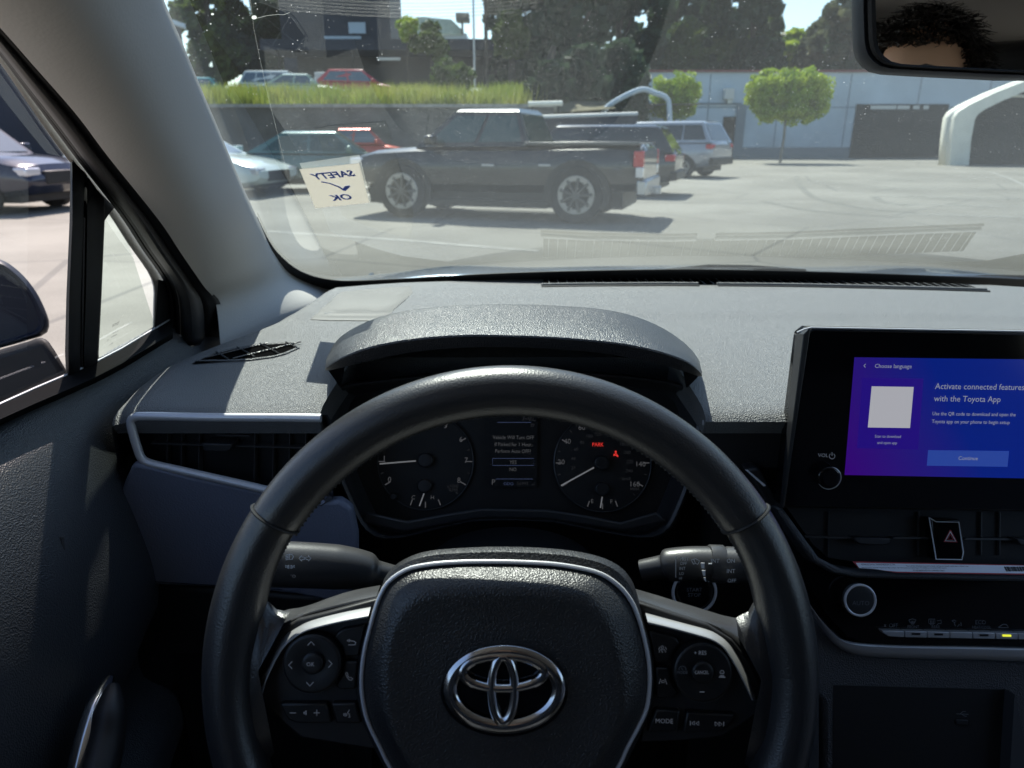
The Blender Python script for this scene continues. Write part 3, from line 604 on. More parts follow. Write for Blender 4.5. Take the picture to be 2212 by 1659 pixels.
b4 = button([(980, 1245), (1272, 1245), (1345, 1492), (1035, 1492)], LB)
b5 = button([(138, 370), (380, 425), (470, 455), (522, 530), (420, 650), (390, 748), (207, 750)], RB)
b6 = button([(215, 815), (382, 820), (400, 960), (488, 1112), (420, 1190), (237, 1187)], RB)
b7 = button([(225, 1325), (518, 1340), (480, 1600), (120, 1600)], RB)
b8 = button([(597, 1350), (1190, 1385), (1120, 1500), (1010, 1590), (545, 1612)], RB)
HB = -.0012
icon([[(1195, 490), (1250, 495), (1278, 512), (1268, 538), (1245, 542), (1185, 541)], [(1172, 490), (1204, 475), (1200, 505), (1172, 490)]], 1.5, b1, HB, LB)
icon([[(1160, 880), (1172, 872), (1182, 900), (1176, 912), (1200, 940), (1212, 930), (1240, 950), (1225, 968), (1195, 962), (1166, 925), (1156, 893), (1160, 880)]], 1.3, b2, HB, LB)
icon([[(478, 1362), (553, 1362)], [(768, 1361), (843, 1361)], [(806, 1324), (806, 1398)], [(664, 1345), (678, 1333), (678, 1388), (664, 1376), (664, 1345)], [(650, 1350), (650, 1374)]], 1.5, b3_, HB, LB)
icon([[(1200, 1325), (1176, 1360), (1186, 1372), (1206, 1376), (1196, 1388), (1208, 1412), (1188, 1414)], [(1166, 1368), (1166, 1400)], [(1150, 1362), (1150, 1406)], [(1133, 1366), (1133, 1398)]], 1.3, b4, HB, LB)
icon([[(255, 602), (268, 566)], [(350, 600), (336, 566)], [(283, 580), (285, 556), (312, 556), (316, 580), (283, 580)], [(262, 632), (270, 604), (300, 594), (330, 604), (342, 630)], [(302, 636), (290, 604)]], 1.3, b5, HB, RB)
icon([[(260, 1012), (280, 950)], [(356, 1020), (330, 950)], [(290, 995), (293, 972), (322, 972), (326, 996), (290, 995)]], 1.3, b6, HB, RB)
text('lettering', 'MODE', FW, *RB(322, 1463), 10.0, PRT, b7, h=HB, rot=-.02)
icon([[(638, 1458), (638, 1514)], [(655, 1486), (688, 1462), (688, 1510), (655, 1486)], [(704, 1488), (740, 1464), (740, 1512), (704, 1488)], [(1040, 1468), (1040, 1526)], [(936, 1470), (936, 1520), (970, 1496), (936, 1470)], [(984, 1472), (984, 1522), (1020, 1498), (984, 1472)]], 1.4, b8, HB, RB)

# ------------------------------------------------------------------ steering column, stalks, start button
colm = empty('steering_column', P(1106, 1320, .45), 'black plastic steering column cover behind the wheel hub', 'steering column')
ccv = [[Vector((-.001 + rx * math.cos(2 * math.pi * k / 32), y_, z_ + rz_ * math.sin(2 * math.pi * k / 32))) for k in range(32)] for rx, rz_, y_, z_ in ((.060, .040, .395, -.345), (.065, .045, .42, -.355), (.085, .050, .56, -.410), (.09, .052, .64, -.430))]
add('column_cover', mesh(*loft(ccv, True, (True, False))), M['plastic'], colm)
def stalk(name, label, pts, rad, m_, flat=.8):
    s_ = empty(name, pts[0], label, 'stalk')
    add('lever', mesh(*tube(spl(pts, 8, False), rad, 20, flat=flat)), M[m_], s_)
    return s_
q0 = [P(870, 1250, .475), P(812, 1238, .472), P(760, 1228, .468), P(690, 1222, .462), P(620, 1219, .455), P(520, 1215, .445)]
s1 = stalk('turn_signal_stalk', 'grey turn signal stalk left of the hub, printed with headlight symbols', q0, lambda t: interp(t, [(0, .009), (.10, .009), (.20, .010), (.26, .0145), (.5, .0170), (1, .0172)]), 'spoke', .95)
FL = Frame(P(660, 1235, .440), (1, 0, .0), (0, -1, .12))
icon2 = lambda fr, pls, w_, parent, m_='print_white', mp_=None: add('symbol', mesh(*ribbon(fr, [[mp_(*p) for p in pl] for pl in pls], w_, .0)), M[m_], parent, smooth=False)
t0 = lambda x, y: TT(0, 2, x, y)
FL = Frame(P(640, 1222, .4365), (1, 0, 0.0), (0, -1, .25))
icon2(FL, [[(1875, 272), (1875, 308), (1893, 306), (1902, 290), (1893, 275), (1875, 272)], [(1870, 275), (1850, 280)], [(1870, 285), (1850, 290)], [(1870, 295), (1850, 300)], [(1870, 305), (1852, 310)],
          [(1938, 300), (1956, 282), (1956, 292), (1972, 292), (1972, 308), (1956, 308), (1956, 318), (1938, 300)], [(2015, 300), (1998, 282), (1998, 292), (1982, 292), (1982, 308), (1998, 308), (1998, 318), (2015, 300)],
          [(1872, 345), (1872, 367), (1864, 363), (1864, 349), (1872, 345)], [(1886, 345), (1886, 367), (1894, 363), (1894, 349), (1886, 345)], [(1858, 350), (1849, 346)], [(1858, 356), (1848, 357)], [(1900, 350), (1909, 346)], [(1900, 356), (1910, 357)]], 1.5, s1, 'print_white', t0)
FL2 = Frame(P(640, 1245, .4405), (1, 0, 0.0), (0, -1, -.1))
text('lettering', 'AUTO', FL2, *t0(1875, 417), 7.5, M['print'], s1, h=0); text('lettering', 'DRL', FL2, *t0(1855, 459), 5, M['print_dim'], s1, h=0, sx=1.2)
q1 = [P(1385, 1232, .475), P(1430, 1224, .472), P(1450, 1220, .470), P(1490, 1217, .468), P(1530, 1217, .466), P(1600, 1220, .462), P(1680, 1224, .458)]
s2 = stalk('wiper_stalk', 'grey wiper stalk right of the hub, printed INT and OFF', q1, lambda t: interp(t, [(0, .008), (.20, .009), (.28, .0125), (.5, .0128), (1, .0128)]), 'spoke', 1.0)
add('twist_ring', mesh(*tube([P(1531, 1217, .466), P(1534, 1217, .466), P(1562, 1218, .465), P(1565, 1218, .465)], lambda t: .0134 if t in (0, 1) else .0142, 28)), M['spoke'], s2)
add('twist_ring', mesh(*tube([P(1568, 1219, .4645), P(1571, 1219, .4645), P(1593, 1220, .463), P(1596, 1220, .463)], lambda t: .0128 if t in (0, 1) else .0134, 28)), M['spoke'], s2)
FR = Frame(P(1500, 1215, .4490), (1, 0, 0), (0, -1, .2)); t2 = lambda x, y: TT(2, 2, x, y)
for s, x, y, cp, al in (('MIST', 10, 305, 24, 'CENTER'), ('OFF', 5, 334, 22, 'CENTER'), ('INT', -3, 367, 22, 'CENTER'), ('LO', -8, 400, 20, 'CENTER'), ('HI', -14, 430, 18, 'CENTER')):
    text('lettering', s, FR, *t2(x, y), cp / 3, M['print_white'], s2, h=0, sx=.85)
FR2 = Frame(P(1560, 1215, .4470), (1, 0, 0), (0, -1, .2))
for s, x, y, cp in (('INT', 210, 318, 28), ('ON', 312, 318, 28), ('INT', 312, 384, 28), ('OFF', 318, 446, 26)): text('lettering', s, FR2, *t2(x, y), cp / 3, M['print_white'], s2, h=0, sx=.9)
icon2(FR, [[(55, 310), (83, 302), (110, 316), (97, 340), (84, 332), (70, 338), (55, 310)], [(82, 332), (70, 304)], [(-45, 290), (-45, 425)], [(-51, 300), (-45, 285), (-39, 300)]], 1.5, s2, 'print_white', t2)
add('symbol', mesh(*join(*[prism(FR, [t2(*p) for p in q], -.0003, 0) for q in ([(117, 330), (141, 331), (141, 366), (122, 364)], [(124, 378), (146, 380), (147, 415), (132, 412)], [(135, 424), (148, 425), (152, 454), (142, 444)], [(168, 333), (190, 333), (190, 340), (168, 340)])])), M['print_white'], s2, smooth=False)
sb = empty('start_button', P(1500, 1280, .60), 'round engine start button with silver ring beside the steering column', 'button')
FB = Frame(P(1500, 1279, .60), (1, 0, 0), (0, -1, .25)); add('push_cap', mesh(*disc(FB, (1500, 1279), 40, -.02, .004, 40, .1)), M['gloss_black'], sb)
add('button_ring', mesh(*ringm(FB, (1500, 1279), 46, 7, .002)), M['satin'], sb)
text('lettering', 'START\nSTOP', FB, 1500, 1280, 8.5, M['print_dim'], sb, h=.0046)

# ------------------------------------------------------------------ touchscreen
ts = empty('touchscreen', FS.w(1950, 1090, -.01), 'black tablet style touchscreen with a lit blue page on the dashboard', 'touchscreen')
out = [(1738, 722), (1756, 709), (2450, 722), (2440, 1110), (1690, 1098)]
casing = add('casing', mesh(*prism(FS, out, -.026, 0)), M['gloss_black'], ts, bev=.0025, seg=3)
add('side_frame', mesh(*loft([[FS.w(x, y, h_) for x, y, h_ in ((1718, 722, -.02), (1736, 722, .0004), (1752, 707, .0004), (1734, 706, -.02))], [FS.w(x, y, h_) for x, y, h_ in ((1674, 1096, -.02), (1689, 1098, .0004), (1694, 1098, .0004), (1680, 1096, -.02))]], True, (True, True))), M['plastic'], ts, bev=.0008)
add('top_edge', mesh(*tube([FS.w(1722, 718, -.001), FS.w(1738, 711, -.001), FS.w(1752, 707.5, -.0008), FS.w(2460, 720, -.0008)], .0009, 6)), M['satin'], ts)
dp = add('display', mesh(*prism(FS, [(1846.4, 772), (2420, 779), (2404, 1037), (1825, 1026)], 0, .0006)), M['display'], ts, smooth=False)
s3 = lambda x, y: TT(2, 1, x, y)
text('lettering', 'Choose language', FS, *s3(1365, 715), 9.2, M['screen_text'], dp, h=.0012, sx=.93)
add('symbol', mesh(*ribbon(FS, [[s3(1186, 700), s3(1174, 711), s3(1184, 722)]], 1.5, .0012)), M['screen_text'], dp, smooth=False)
add('page_panel', mesh(*prism(FS, [s3(1165, 790), s3(1560, 795), s3(1525, 1255), s3(1130, 1245)], .0006, .0009)), M['screen_panel'], dp, smooth=False)
add('page_card', mesh(*prism(FS, [s3(1226, 845), s3(1497, 849), s3(1473, 1115), s3(1201, 1111)], .0009, .0013)), M['screen_card'], dp, smooth=False)
for s, x, y, cp, sx_ in (('Scan to download', 1330, 1170, 20, .86), ('and open app', 1325, 1211, 20, .86), ('Continue', 1850, 1312, 26, .95)): text('lettering', s, FS, *s3(x, y), cp / 3, M['screen_text'], dp, h=.0019, sx=sx_)
add('page_button', mesh(*prism(FS, [s3(1592, 1259), s3(2115, 1265), s3(2104, 1366), s3(1584, 1359)], .0009, .0013)), M['screen_button'], dp, smooth=False)
for s, x, y, cp, sx_ in (('Activate connected features', 1636, 845, 40, .93), ('with the Toyota App', 1629, 925, 40, .93), ('Use the QR code to download and open the', 1617, 1022, 25, .87), ('Toyota app on your phone to begin setup', 1614, 1073, 25, .87)):
    text('lettering', s, FS, *s3(x, y), cp / 3, M['screen_text'], dp, h=.0019, sx=sx_, align='LEFT')
text('lettering', 'VOL', FS, *s3(910, 1293), 8.5, M['print'], casing, h=.0008)
add('symbol', mesh(*ribbon(FS, [arc(*s3(968, 1297), 6, 125, 415, 16), [s3(968, 1272), s3(968, 1295)]], 1.4, .0008)), M['print'], casing, smooth=False)
kn = add('volume_knob', mesh(*disc(FS, s3(952, 1440), 24, 0, .011, 40, .2)), M['gloss_black'], ts)
add('knob_ring', mesh(*ringm(FS, s3(952, 1440), 24, 2.4, .009)), M['satin'], kn)

# ------------------------------------------------------------------ centre stack
st_ = empty('centre_stack', FK.w(1950, 1500, 0), 'glossy black centre stack with vents, hazard switch and climate controls', 'centre console')
add('vent_bay', mesh(*prism(FK, [(1695, 1090), (2420, 1100), (2420, 1228), (1850, 1214), (1790, 1205), (1755, 1175)], -.03, -.012)), M['black'], st_, smooth=False)
slv = ([], [])
for a_, b_ in (((1740, 1158), (1840, 1160)), ((1930, 1160), (2012, 1161)), ((2085, 1162), (2400, 1166))): add('vent_slat', mesh(*prism(FK, [a_, b_, (b_[0], b_[1] + 4), (a_[0], a_[1] + 4)], -.012, -.006)), M['spoke'], st_, smooth=False)
for x in (1790, 1985, 2120, 2160): add('vent_vane', mesh(*prism(FK, [(x, 1106), (x + 2, 1106), (x + 1, 1200), (x - 1, 1200)], -.012, -.009)), M['spoke'], st_, smooth=False)

add('vent_tab', mesh(*prism(FK, [(1846, 1161), (1925, 1163), (1922, 1174), (1912, 1178), (1858, 1176), (1847, 1168)], -.012, .0)), M['plastic'], st_, bev=.001)
add('vent_tab', mesh(*prism(FK, [(2195, 1163), (2290, 1165), (2285, 1180), (2205, 1178)], -.012, .0)), M['plastic'], st_, bev=.001)
hz = add('hazard_switch', mesh(*prism(FK, [(2012, 1119), (2073, 1122), (2082, 1200), (2076, 1211), (2020, 1209)], -.012, .002)), M['gloss_black'], st_, bev=.0015)
add('switch_frame', mesh(*tube([FK.w(x, y, .002) for x, y in ((2007, 1118), (2022, 1127), (2071, 1128), (2081, 1192), (2078, 1209), (2022, 1208), (2007, 1118))], .0005, 6)), M['satin'], hz)
tri = lambda k: [(2053, 1160 - 17 * k + 2), (2053 + 14.5 * k, 1160 + 10 * k + 1), (2053 - 13.5 * k, 1160 + 9 * k + 1), (2053, 1160 - 17 * k + 2)]
add('symbol', mesh(*ribbon(FK, [tri(1.0)], 2.2, .0024)), M['red_label'], hz, smooth=False)
add('symbol', mesh(*ribbon(FK, [tri(.80)], 1.5, .0026)), M['print_white'], hz, smooth=False)
add('symbol', mesh(*ribbon(FK, [tri(.45)], 1.8, .0024)), M['red_label'], hz, smooth=False)
shelf = [(1690, 1095), (1730, 1150), (1770, 1205), (1815, 1228), (1860, 1236), (1950, 1240), (2420, 1250), (2420, 1262), (1950, 1252), (1850, 1249), (1800, 1240), (1755, 1213), (1715, 1158), (1676, 1096)]
add('shelf_lip', mesh(*prism(FK, shelf, -.02, .004)), M['door_skin'], st_, bev=.0025)
add('face_panel', mesh(*prism(FK, [(1755, 1215), (1800, 1241), (1850, 1250), (2420, 1262), (2420, 1420), (1900, 1400), (1830, 1375), (1790, 1330), (1740, 1255)], -.02, -.002)), M['gloss_black'], st_, smooth=False)
cpth = [t2(*p) for p in ((720, 460), (790, 560), (880, 690), (950, 780), (1020, 850), (1100, 885), (1220, 903), (1500, 914), (1850, 920), (2212, 930), (2800, 945))]
o3 = spl([(*FK.w(*p, .001),) for p in cpth], 6, False); nn = len(o3)
rg = []
for i, p in enumerate(o3):
    wd = interp(i / nn, [(0, .0006), (.2, .0012), (.35, .003), (.5, .0052), (.6, .006), (1, .0065)])
    t_ = (o3[min(i + 1, nn - 1)] - o3[max(i - 1, 0)]).normalized(); s_ = t_.cross(FK.z).normalized()
    rg.append([p + s_ * wd * a_ + FK.z * b_ for a_, b_ in ((-1, -.006), (-1, 0), (-.8, .0012), (0, .0008), (.8, -.0012), (1, -.003), (1, -.008))])
add('chrome_sweep', mesh(*loft(rg, closed=False)), M['silver_trim'], st_)
add('lower_console', mesh(*prism(FK, [(1730, 1300), (1790, 1345), (1840, 1392), (1900, 1412), (2420, 1432), (2420, 1900), (1775, 1900), (1775, 1520), (1740, 1480)], -.03, -.010)), M['door_skin'], st_, bev=.006, seg=3)
add('storage_bay', mesh(*prism(FK, [(1800, 1480), (2180, 1490), (2180, 1900), (1800, 1900)], -.02, -.0095)), M['black'], st_, smooth=False)
add('console_edge', mesh(*prism(FK, [(1769, 1508), (1769, 1760), (1735, 1760), (1744, 1680), (1756, 1590), (1762, 1540)], -.02, .006)), M['housing'], st_)
add('console_edge', mesh(*prism(FK, [(2192, 1500), (2195, 1505), (2240, 1760), (2176, 1760)], -.02, .004)), M['housing'], st_)
up = add('usb_port', mesh(*prism(FK, [(2066, 1555), (2092, 1556), (2091, 1566), (2066, 1565)], -.01, -.008)), M['plastic'], st_, bev=.0006)
add('symbol', mesh(*ribbon(FK, [[(2066, 1542), (2092, 1543)], [(2074, 1542), (2080, 1537), (2086, 1537)], [(2078, 1543), (2084, 1547), (2088, 1547)]], 1.3, -.0078)), M['print_dim'], up, smooth=False)
kb = t2(1150, 572)
ak = add('climate_knob', mesh(*disc(FK, kb, 30, -.002, .014, 48, .1)), M['plastic'], st_)
add('knob_skirt', mesh(*disc(FK, (kb[0] - 2, kb[1] + 1), 37, -.002, .008, 48, .2)), M['gloss_black'], ak)
add('knob_ring', mesh(*ringm(FK, kb, 32, 5.5, .0135)), M['satin'], ak)
text('lettering', 'AUTO', FK, *t2(1155, 592), 9.5, M['print_dim'], ak, h=.0148)
for k in range(9):
    x0 = 1906 + k * 49.1; y0 = 1362.5 + k * .9
    p4 = [(x0, y0), (x0 + 47.5, y0 + .9), (x0 + 47.5, y0 + 14.5), (x0 + (14 if k == 0 else 0), y0 + 13.6)]
    if k == 0: p4 = [(x0, y0), (x0 + 47.5, y0 + .9), (x0 + 47.5, y0 + 14.5), (x0 + 14, y0 + 12.5), (x0 + 2, y0 + 5)]
    bb = add('climate_button', mesh(*prism(FK, p4, -.004, .005)), M['silver_trim'], st_, bev=.0006)
    if k in (1, 2, 4, 5, 7): add('indicator', mesh(*prism(FK, [(x0 + 15, y0 + 4), (x0 + 33, y0 + 4.4), (x0 + 33, y0 + 8.6), (x0 + 15, y0 + 8.2)], .004, .0056)), M['lamp_yellow' if k == 5 else 'led_off'], bb, smooth=False)
for s, x, y, cp, sx_ in (('OFF', 1366, 737, 28, .9), ('FRONT', 1494, 745, 20, .85), ('REAR', 1640, 745, 20, .85), ('ECO', 1930, 716, 27, .95), ('HEAT/COOL', 1937, 748, 19, .85)):
    text('lettering', s, FK, *t2(x, y), cp / 3, M['print_dim'], st_, h=-.0012, sx=sx_)
add('symbol', mesh(*ribbon(FK, [[t2(*p) for p in pl] for pl in ([(1465, 700), (1488, 692), (1512, 700), (1503, 718), (1474, 718), (1465, 700)], [(1480, 705), (1482, 730)], [(1490, 705), (1490, 730)], [(1500, 705), (1497, 730)],
     [(1594, 694), (1634, 694), (1634, 722), (1594, 722), (1594, 694)], [(1605, 702), (1607, 732)], [(1615, 702), (1615, 732)], [(1625, 702), (1623, 732)], [(1646, 705), (1674, 700), (1676, 722), (1655, 724), (1648, 732)],
     [(1744, 704), (1758, 700), (1772, 706), (1762, 718), (1744, 704)], [(1758, 718), (1768, 740)], [(1780, 745), (1790, 728), (1806, 738), (1802, 715)], [(1304, 728), (1318, 744)], [(1318, 728), (1304, 744)])], 1.4, -.0012)), M['print_dim'], st_, smooth=False)
add('symbol', mesh(*ribbon(FK, [[t2(*p) for p in pl] for pl in ([(2045, 748), (2060, 738), (2075, 728), (2095, 728), (2105, 738), (2112, 748), (2045, 750)],)], 1.6, -.0012)), M['print_dim'], st_, smooth=False)
# paper label lying on the shelf
wl = empty('warning_label', FK.w(2000, 1222, .008), 'white paper label with red border and barcode on the centre console shelf', 'label')
FP = Frame(FK.w(2000, 1222, .010), (1, 0, -.016), (0, -math.cos(R(55)), math.sin(R(55))))
r7 = lambda x, y: (1809.1 + x / 5.49, 1188.1 + y / 5.49)
lab = [r7(*p) for p in ((180, 135), (2212, 178), (2700, 192), (2690, 300), (2212, 292), (700, 268), (560, 245), (430, 225), (250, 212))]
add('label_paper', mesh(*prism(FP, lab, -.0004, 0)), M['red_label'], wl, smooth=False)
add('label_face', mesh(*prism(FP, [r7(*p) for p in ((218, 152), (2212, 186), (2690, 200), (2680, 285), (2212, 278), (700, 256), (560, 243), (430, 223), (258, 215))], 0, .0003)), M['white_label'], wl, smooth=False)
for s, x, y, cp, sx_ in (('VEHICLE DATA TRANSMISSION IS ON', 280, 172, 19, .92), ('Your vehicle wirelessly transmits location, driving and vehicle health data to deliver your', 815, 189, 15, 1.0), ('services and for internal research and data analysis. See www.toyota.com/privacyvts. To disable, press vehicle\'s SOS button.', 285, 208, 15, .98), ('TO BE REMOVED BY OWNER ONLY', 895, 243, 18, .95)):
    text('lettering', s, FP, *r7(x, y), cp / 5.49, M['ink'], wl, h=.0006, sx=sx_, align='LEFT', rot=.004)
bc = []; x = 1975
while x < 2250:
    w_ = random.choice((4, 6, 9)); bc.append([r7(x, 196), r7(x + w_, 196), r7(x + w_ + 30, 252), r7(x + 30, 251)]); x += w_ + random.choice((5, 7, 9))
add('barcode', mesh(*join(*[prism(FP, b_, .0003, .0007) for b_ in bc])), M['ink'], wl, smooth=False)

# ------------------------------------------------------------------ windshield, sticker, pillar, mirror
ws = empty('windshield', (.35, 1.16, -.22), 'dusty raked windshield with a black border reflecting the dashboard', 'windshield')
def wsp(x, y): return Vector((x, y, -.2323 + (1.23 - y) * SLOPE - .02 * (x - .37) ** 2))
gx = [-.42 + k * (1.60 / 40) for k in range(41)]; gy = [1.28 - k * (.96 / 30) for k in range(31)]
add('glass', mesh(*loft([[wsp(x, y - .10 * max(0, abs(x - .37) - .35) ** 1.5) for x in gx] for y in gy], closed=False)), M['windshield_glass'], ws)
gq = [(556, 470), (578, 515), (600, 547), (635, 578), (670, 595), (710, 604), (760, 607), (860, 603), (1100, 590), (1400, 583), (1622, 584), (1900, 592), (2212, 604), (2420, 615)]
gs = spl([(*p, 0) for p in gq], 5, False)
add('black_border', mesh(*loft([[FG.w(p.x, p.y, .012) for p in gs], [FG.w(p.x - (70 if p.x < 700 else 0) * (1 - max(0, p.x - 556) / 144), p.y + (lerp(10, 60, min(1, (p.x - 556) / 100))), .012) for p in gs]], closed=False)), M['black'], ws, solid=.002)
sk = empty('safety_sticker', FG.w(722, 400, .012), 'small cream square sticker reading SAFETY OK, seen reversed on the windshield', 'sticker')
FGs = Frame(FG.at(0, 0, .010), FG.x, FG.z)
add('paper', mesh(*prism(FGs, [(647, 366), (776, 353), (798, 438), (681, 450)], 0, .0004)), M['sticker_paper'], sk, smooth=False)
r6 = lambda x, y: (351.0 + x / 4.096, 54.0 + y / 4.096)
ex = (Vector(FGs.uv(776, 353)) - Vector(FGs.uv(647, 366))); ang = math.atan2(ex.y, ex.x)
text('lettering', 'SAFETY', FGs, *r6(1510, 1330), 15.5, M['sticker_ink'], sk, h=.0010, mirror=True, rot=ang, sx=1.35, sy=1.85, shear=-.08, bold=.034)
text('lettering', 'OK', FGs, 737, 427, 15.5, M['sticker_ink'], sk, h=.0010, mirror=True, rot=ang, sx=1.5, sy=1.85, shear=-.08, bold=.034)
add('tick_mark', mesh(*ribbon(FGs, [[r6(1405, 1387), r6(1480, 1402), r6(1560, 1432), r6(1610, 1465)]], 5.5, .0010)), M['sticker_ink'], sk, smooth=False)
add('tick_mark', mesh(*ribbon(FGs, [[r6(1600, 1462), r6(1625, 1430), r6(1660, 1425)], [r6(1606, 1466), r6(1645, 1432)]], 6.5, .0010)), M['sticker_ink'], sk, smooth=False)
for nm_, pls_, w_ in (('dirt_streak', [[(552, 40), (575, 34), (600, 31), (612, 32), (626, 27)]], .8), ('scratch', [[(540, -10), (548, 60), (562, 130), (582, 220), (600, 290), (612, 340), (619, 372)]], .3)):
    add(nm_, mesh(*ribbon(FGs, pls_, w_, .001)), M['dirt'], ws, smooth=False)
add('dirt_spot', mesh(*prism(FGs, [(x_, y_) for x_, y_ in arc(549, 38, 5.5, 0, 360, 14, 4)], .0006, .001)), M['dirt'], ws, smooth=False)
for x_, y_, r_ in ((459, 31, 3.5), (455, 52, 1.8), (447, 66, 1.4), (556, 20, 1.2), (552, 8, 1.6)): add('dirt_spot', mesh(*prism(FGs, arc(x_, y_, r_, 0, 360, 8, r_ * .6), .0006, .001)), M['dirt'], ws, smooth=False)
# pillar trim
pl = empty('pillar_trim', P(560, 720, .93), 'light grey moulded pillar trim running up beside the windshield', 'pillar trim')
Lp = [(-60, 0), (0, 60), (77, 147), (167, 250), (237, 343), (345, 478), (395, 553), (440, 618), (466, 655), (476, 742)]
Rp = [(340, -35), (362, 20), (397, 100), (433, 187), (467, 267), (520, 392), (560, 480), (593, 550), (640, 600), (735, 634)]
LX = []
for i, p in enumerate(Lp):
    q = FD.w(p[0], p[1], .055); LX.append(q)
LX[-1] = PX(476, 742, -.372); LX[-2] = PX(466, 655, -.378)
RX = [FG.w(p[0], p[1], .016) for p in Rp]
LX = spl(LX, 6, False); RX = spl(RX, 6, False); N_ = len(LX); rws = [[] for _ in range(13)]
for i in range(N_):
    a, b_ = LX[i], RX[i]
    for k in range(13):
        t_ = k / 12; q = a.lerp(b_, t_); bul = (math.sin(math.pi * t_) ** .8) * .10 * (1 if t_ < .5 else 1) * interp(i / N_, [(0, 1), (.7, .8), (.85, .35), (1, .1)])
        q = q * (1 - bul * .9)
        rws[k].append(q)
# bottom edge of the trim dips behind the pad
for k in range(13):
    rws[k].append(rws[k][-1] + Vector((0, .0, -.03)))
body = rws
add('trim_shell', mesh(*loft(body + [[p * 1.035 for p in body[-1]], [p * 1.035 for p in body[6]], [p * 1.035 for p in body[0]], body[0]], closed=False)), M['pillar'], pl)
# rear-view mirror
Mp = PD(2050, 60, .50); target = Vector((.020, -.215, .122))
dM = PD(1992, 98, .50); nrm = ((-dM).normalized() + (target - dM).normalized()).normalized()
FM = Frame(Mp, (0, 0, 1), nrm); FM = Frame(Mp, Vector((0, 0, 1)).cross(nrm), nrm)
rm = empty('rear_view_mirror', PD(2060, -60, .52), 'dark grey rear-view mirror reflecting curly hair', 'mirror')
gl = [(1893, 60), (1893, -30), (1915, -75), (1960, -90), (2300, -95), (2480, -80), (2500, 0), (2495, 120), (2460, 155), (2300, 158), (2212, 152), (1960, 139), (1925, 132), (1903, 113), (1895, 90)]
gls = [(p.x, p.y) for p in spl([(*p, 0) for p in gl], 4)]; mc = (2180, 35); gp_ = polar(gls, mc, 120)
grow = lambda k, dx=0, dy=0: [(mc[0] + (p[0] - mc[0]) * k + (dx if p[0] < mc[0] else -dx), mc[1] + (p[1] - mc[1]) * k + dy) for p in gp_]
mg = add('mirror_glass', mesh(*loft([[FM.w(x, y, 0) for x, y in gp_], [FM.w(x, y, .0) for x, y in [(lerp(p[0], mc[0], .99), lerp(p[1], mc[1], .99)) for p in gp_]]], True, (False, True))), M['mirror'], rm, smooth=False)
fm = lambda pts, h: [FM.w(x, y, h) for x, y in pts]
add('bezel', mesh(*loft([fm(grow(1.0), -.001), fm(grow(1.0), .0035), fm(grow(1.02, -3, 1), .0045), fm(grow(1.035, -7, 2), .003), fm(grow(1.04, -8, 3), -.004)])), M['black'], rm)
add('housing', mesh(*loft([fm(grow(1.035, -7, 3), -.003), fm(grow(1.05, -12, 5), .002), fm(grow(1.07, -18, 10), -.001), fm(grow(1.09, -26, 14), -.010), fm(grow(1.06, -34, 8), -.024), fm(grow(.8, -20, 0), -.038)], True, (False, True))), M['housing'], rm)
add('mirror_stem', mesh(*tube([FM.w(2180, 30, -.03), FM.w(2180, 30, -.03) + Vector((0, .03, .05)), Vector((.37, .40, .17))], .009, 10)), M['black'], rm)

# ------------------------------------------------------------------ driver's door
dr = empty('car_door', (-.41, .3, -.85), 'dark grained door beside the driver with its window shut', 'door')
prof = [(-.428, -.240), (-.420, -.222), (-.405, -.216), (-.388, -.225), (-.374, -.243), (-.362, -.27), (-.350, -.31), (-.342, -.36), (-.338, -.41), (-.345, -.46), (-.375, -.51), (-.380, -.56), (-.350, -.585), (-.345, -.62), (-.36, -.66), (-.385, -.70), (-.385, -.95)]
yy = [-.9, -.5, -.2, 0, .1, .2, .3, .38, .46, .54, .60, .66, .72, .78, .84, .92]
def dx_(i, y): return -.030 * min(1, max(0, (y - .50) / .14)) if i > 10 else (-.030 * min(1, max(0, (y - .50) / .14)) * i / 10)
pp = spl([(x, 0, z) for x, z in prof], 3, False)
add('door_panel', mesh(*loft([[Vector((p.x + dx_(i, y) + (.02 * max(0, y - .7) if i > 5 else .05 * max(0, y - .62)), y, p.z + (.01 * max(0, y - .5)))) for i, p in enumerate(pp)] for y in yy], closed=False)), M['door_skin'], dr, solid=.004)
belt = lambda h, dy: [FD.w(x, y + dy, h) for x, y in ((-400, 1075), (-80, 930), (0, 892), (75, 858), (150, 826), (200, 804), (262, 772), (335, 728), (372, 706))]
add('belt_seal', mesh(*loft([belt(.004, -22), belt(.012, -20), belt(.022, -10), belt(.030, 4), belt(.040, 14), belt(.036, 24)], closed=False)), M['seal'], dr, solid=.002)
add('belt_strip', mesh(*tube(belt(.016, -19), .0012, 6)), M['satin'], dr)['label'] = 'thin bright strip on the window seal'
add('window_glass', mesh(*loft([[FD.w(x, y, .0) for x, y in ((-700, 1300), (-300, 1060), (0, 900), (190, 820))], [FD.w(x, y, .0) for x, y in ((-900, -700), (-420, -260), (0, 120), (175, 380))]], closed=False)), M['side_glass'], dr, smooth=False)
q8 = lambda x, y: (x / 4.096, 270.0 + y / 4.096)
add('quarter_glass', mesh(*loft([[FD.w(*p, .002) for p in ((205, 815), (345, 735))], [FD.w(*p, .002) for p in ((222, 440), (250, 440))]], closed=False)), M['quarter_glass'], dr, smooth=False)
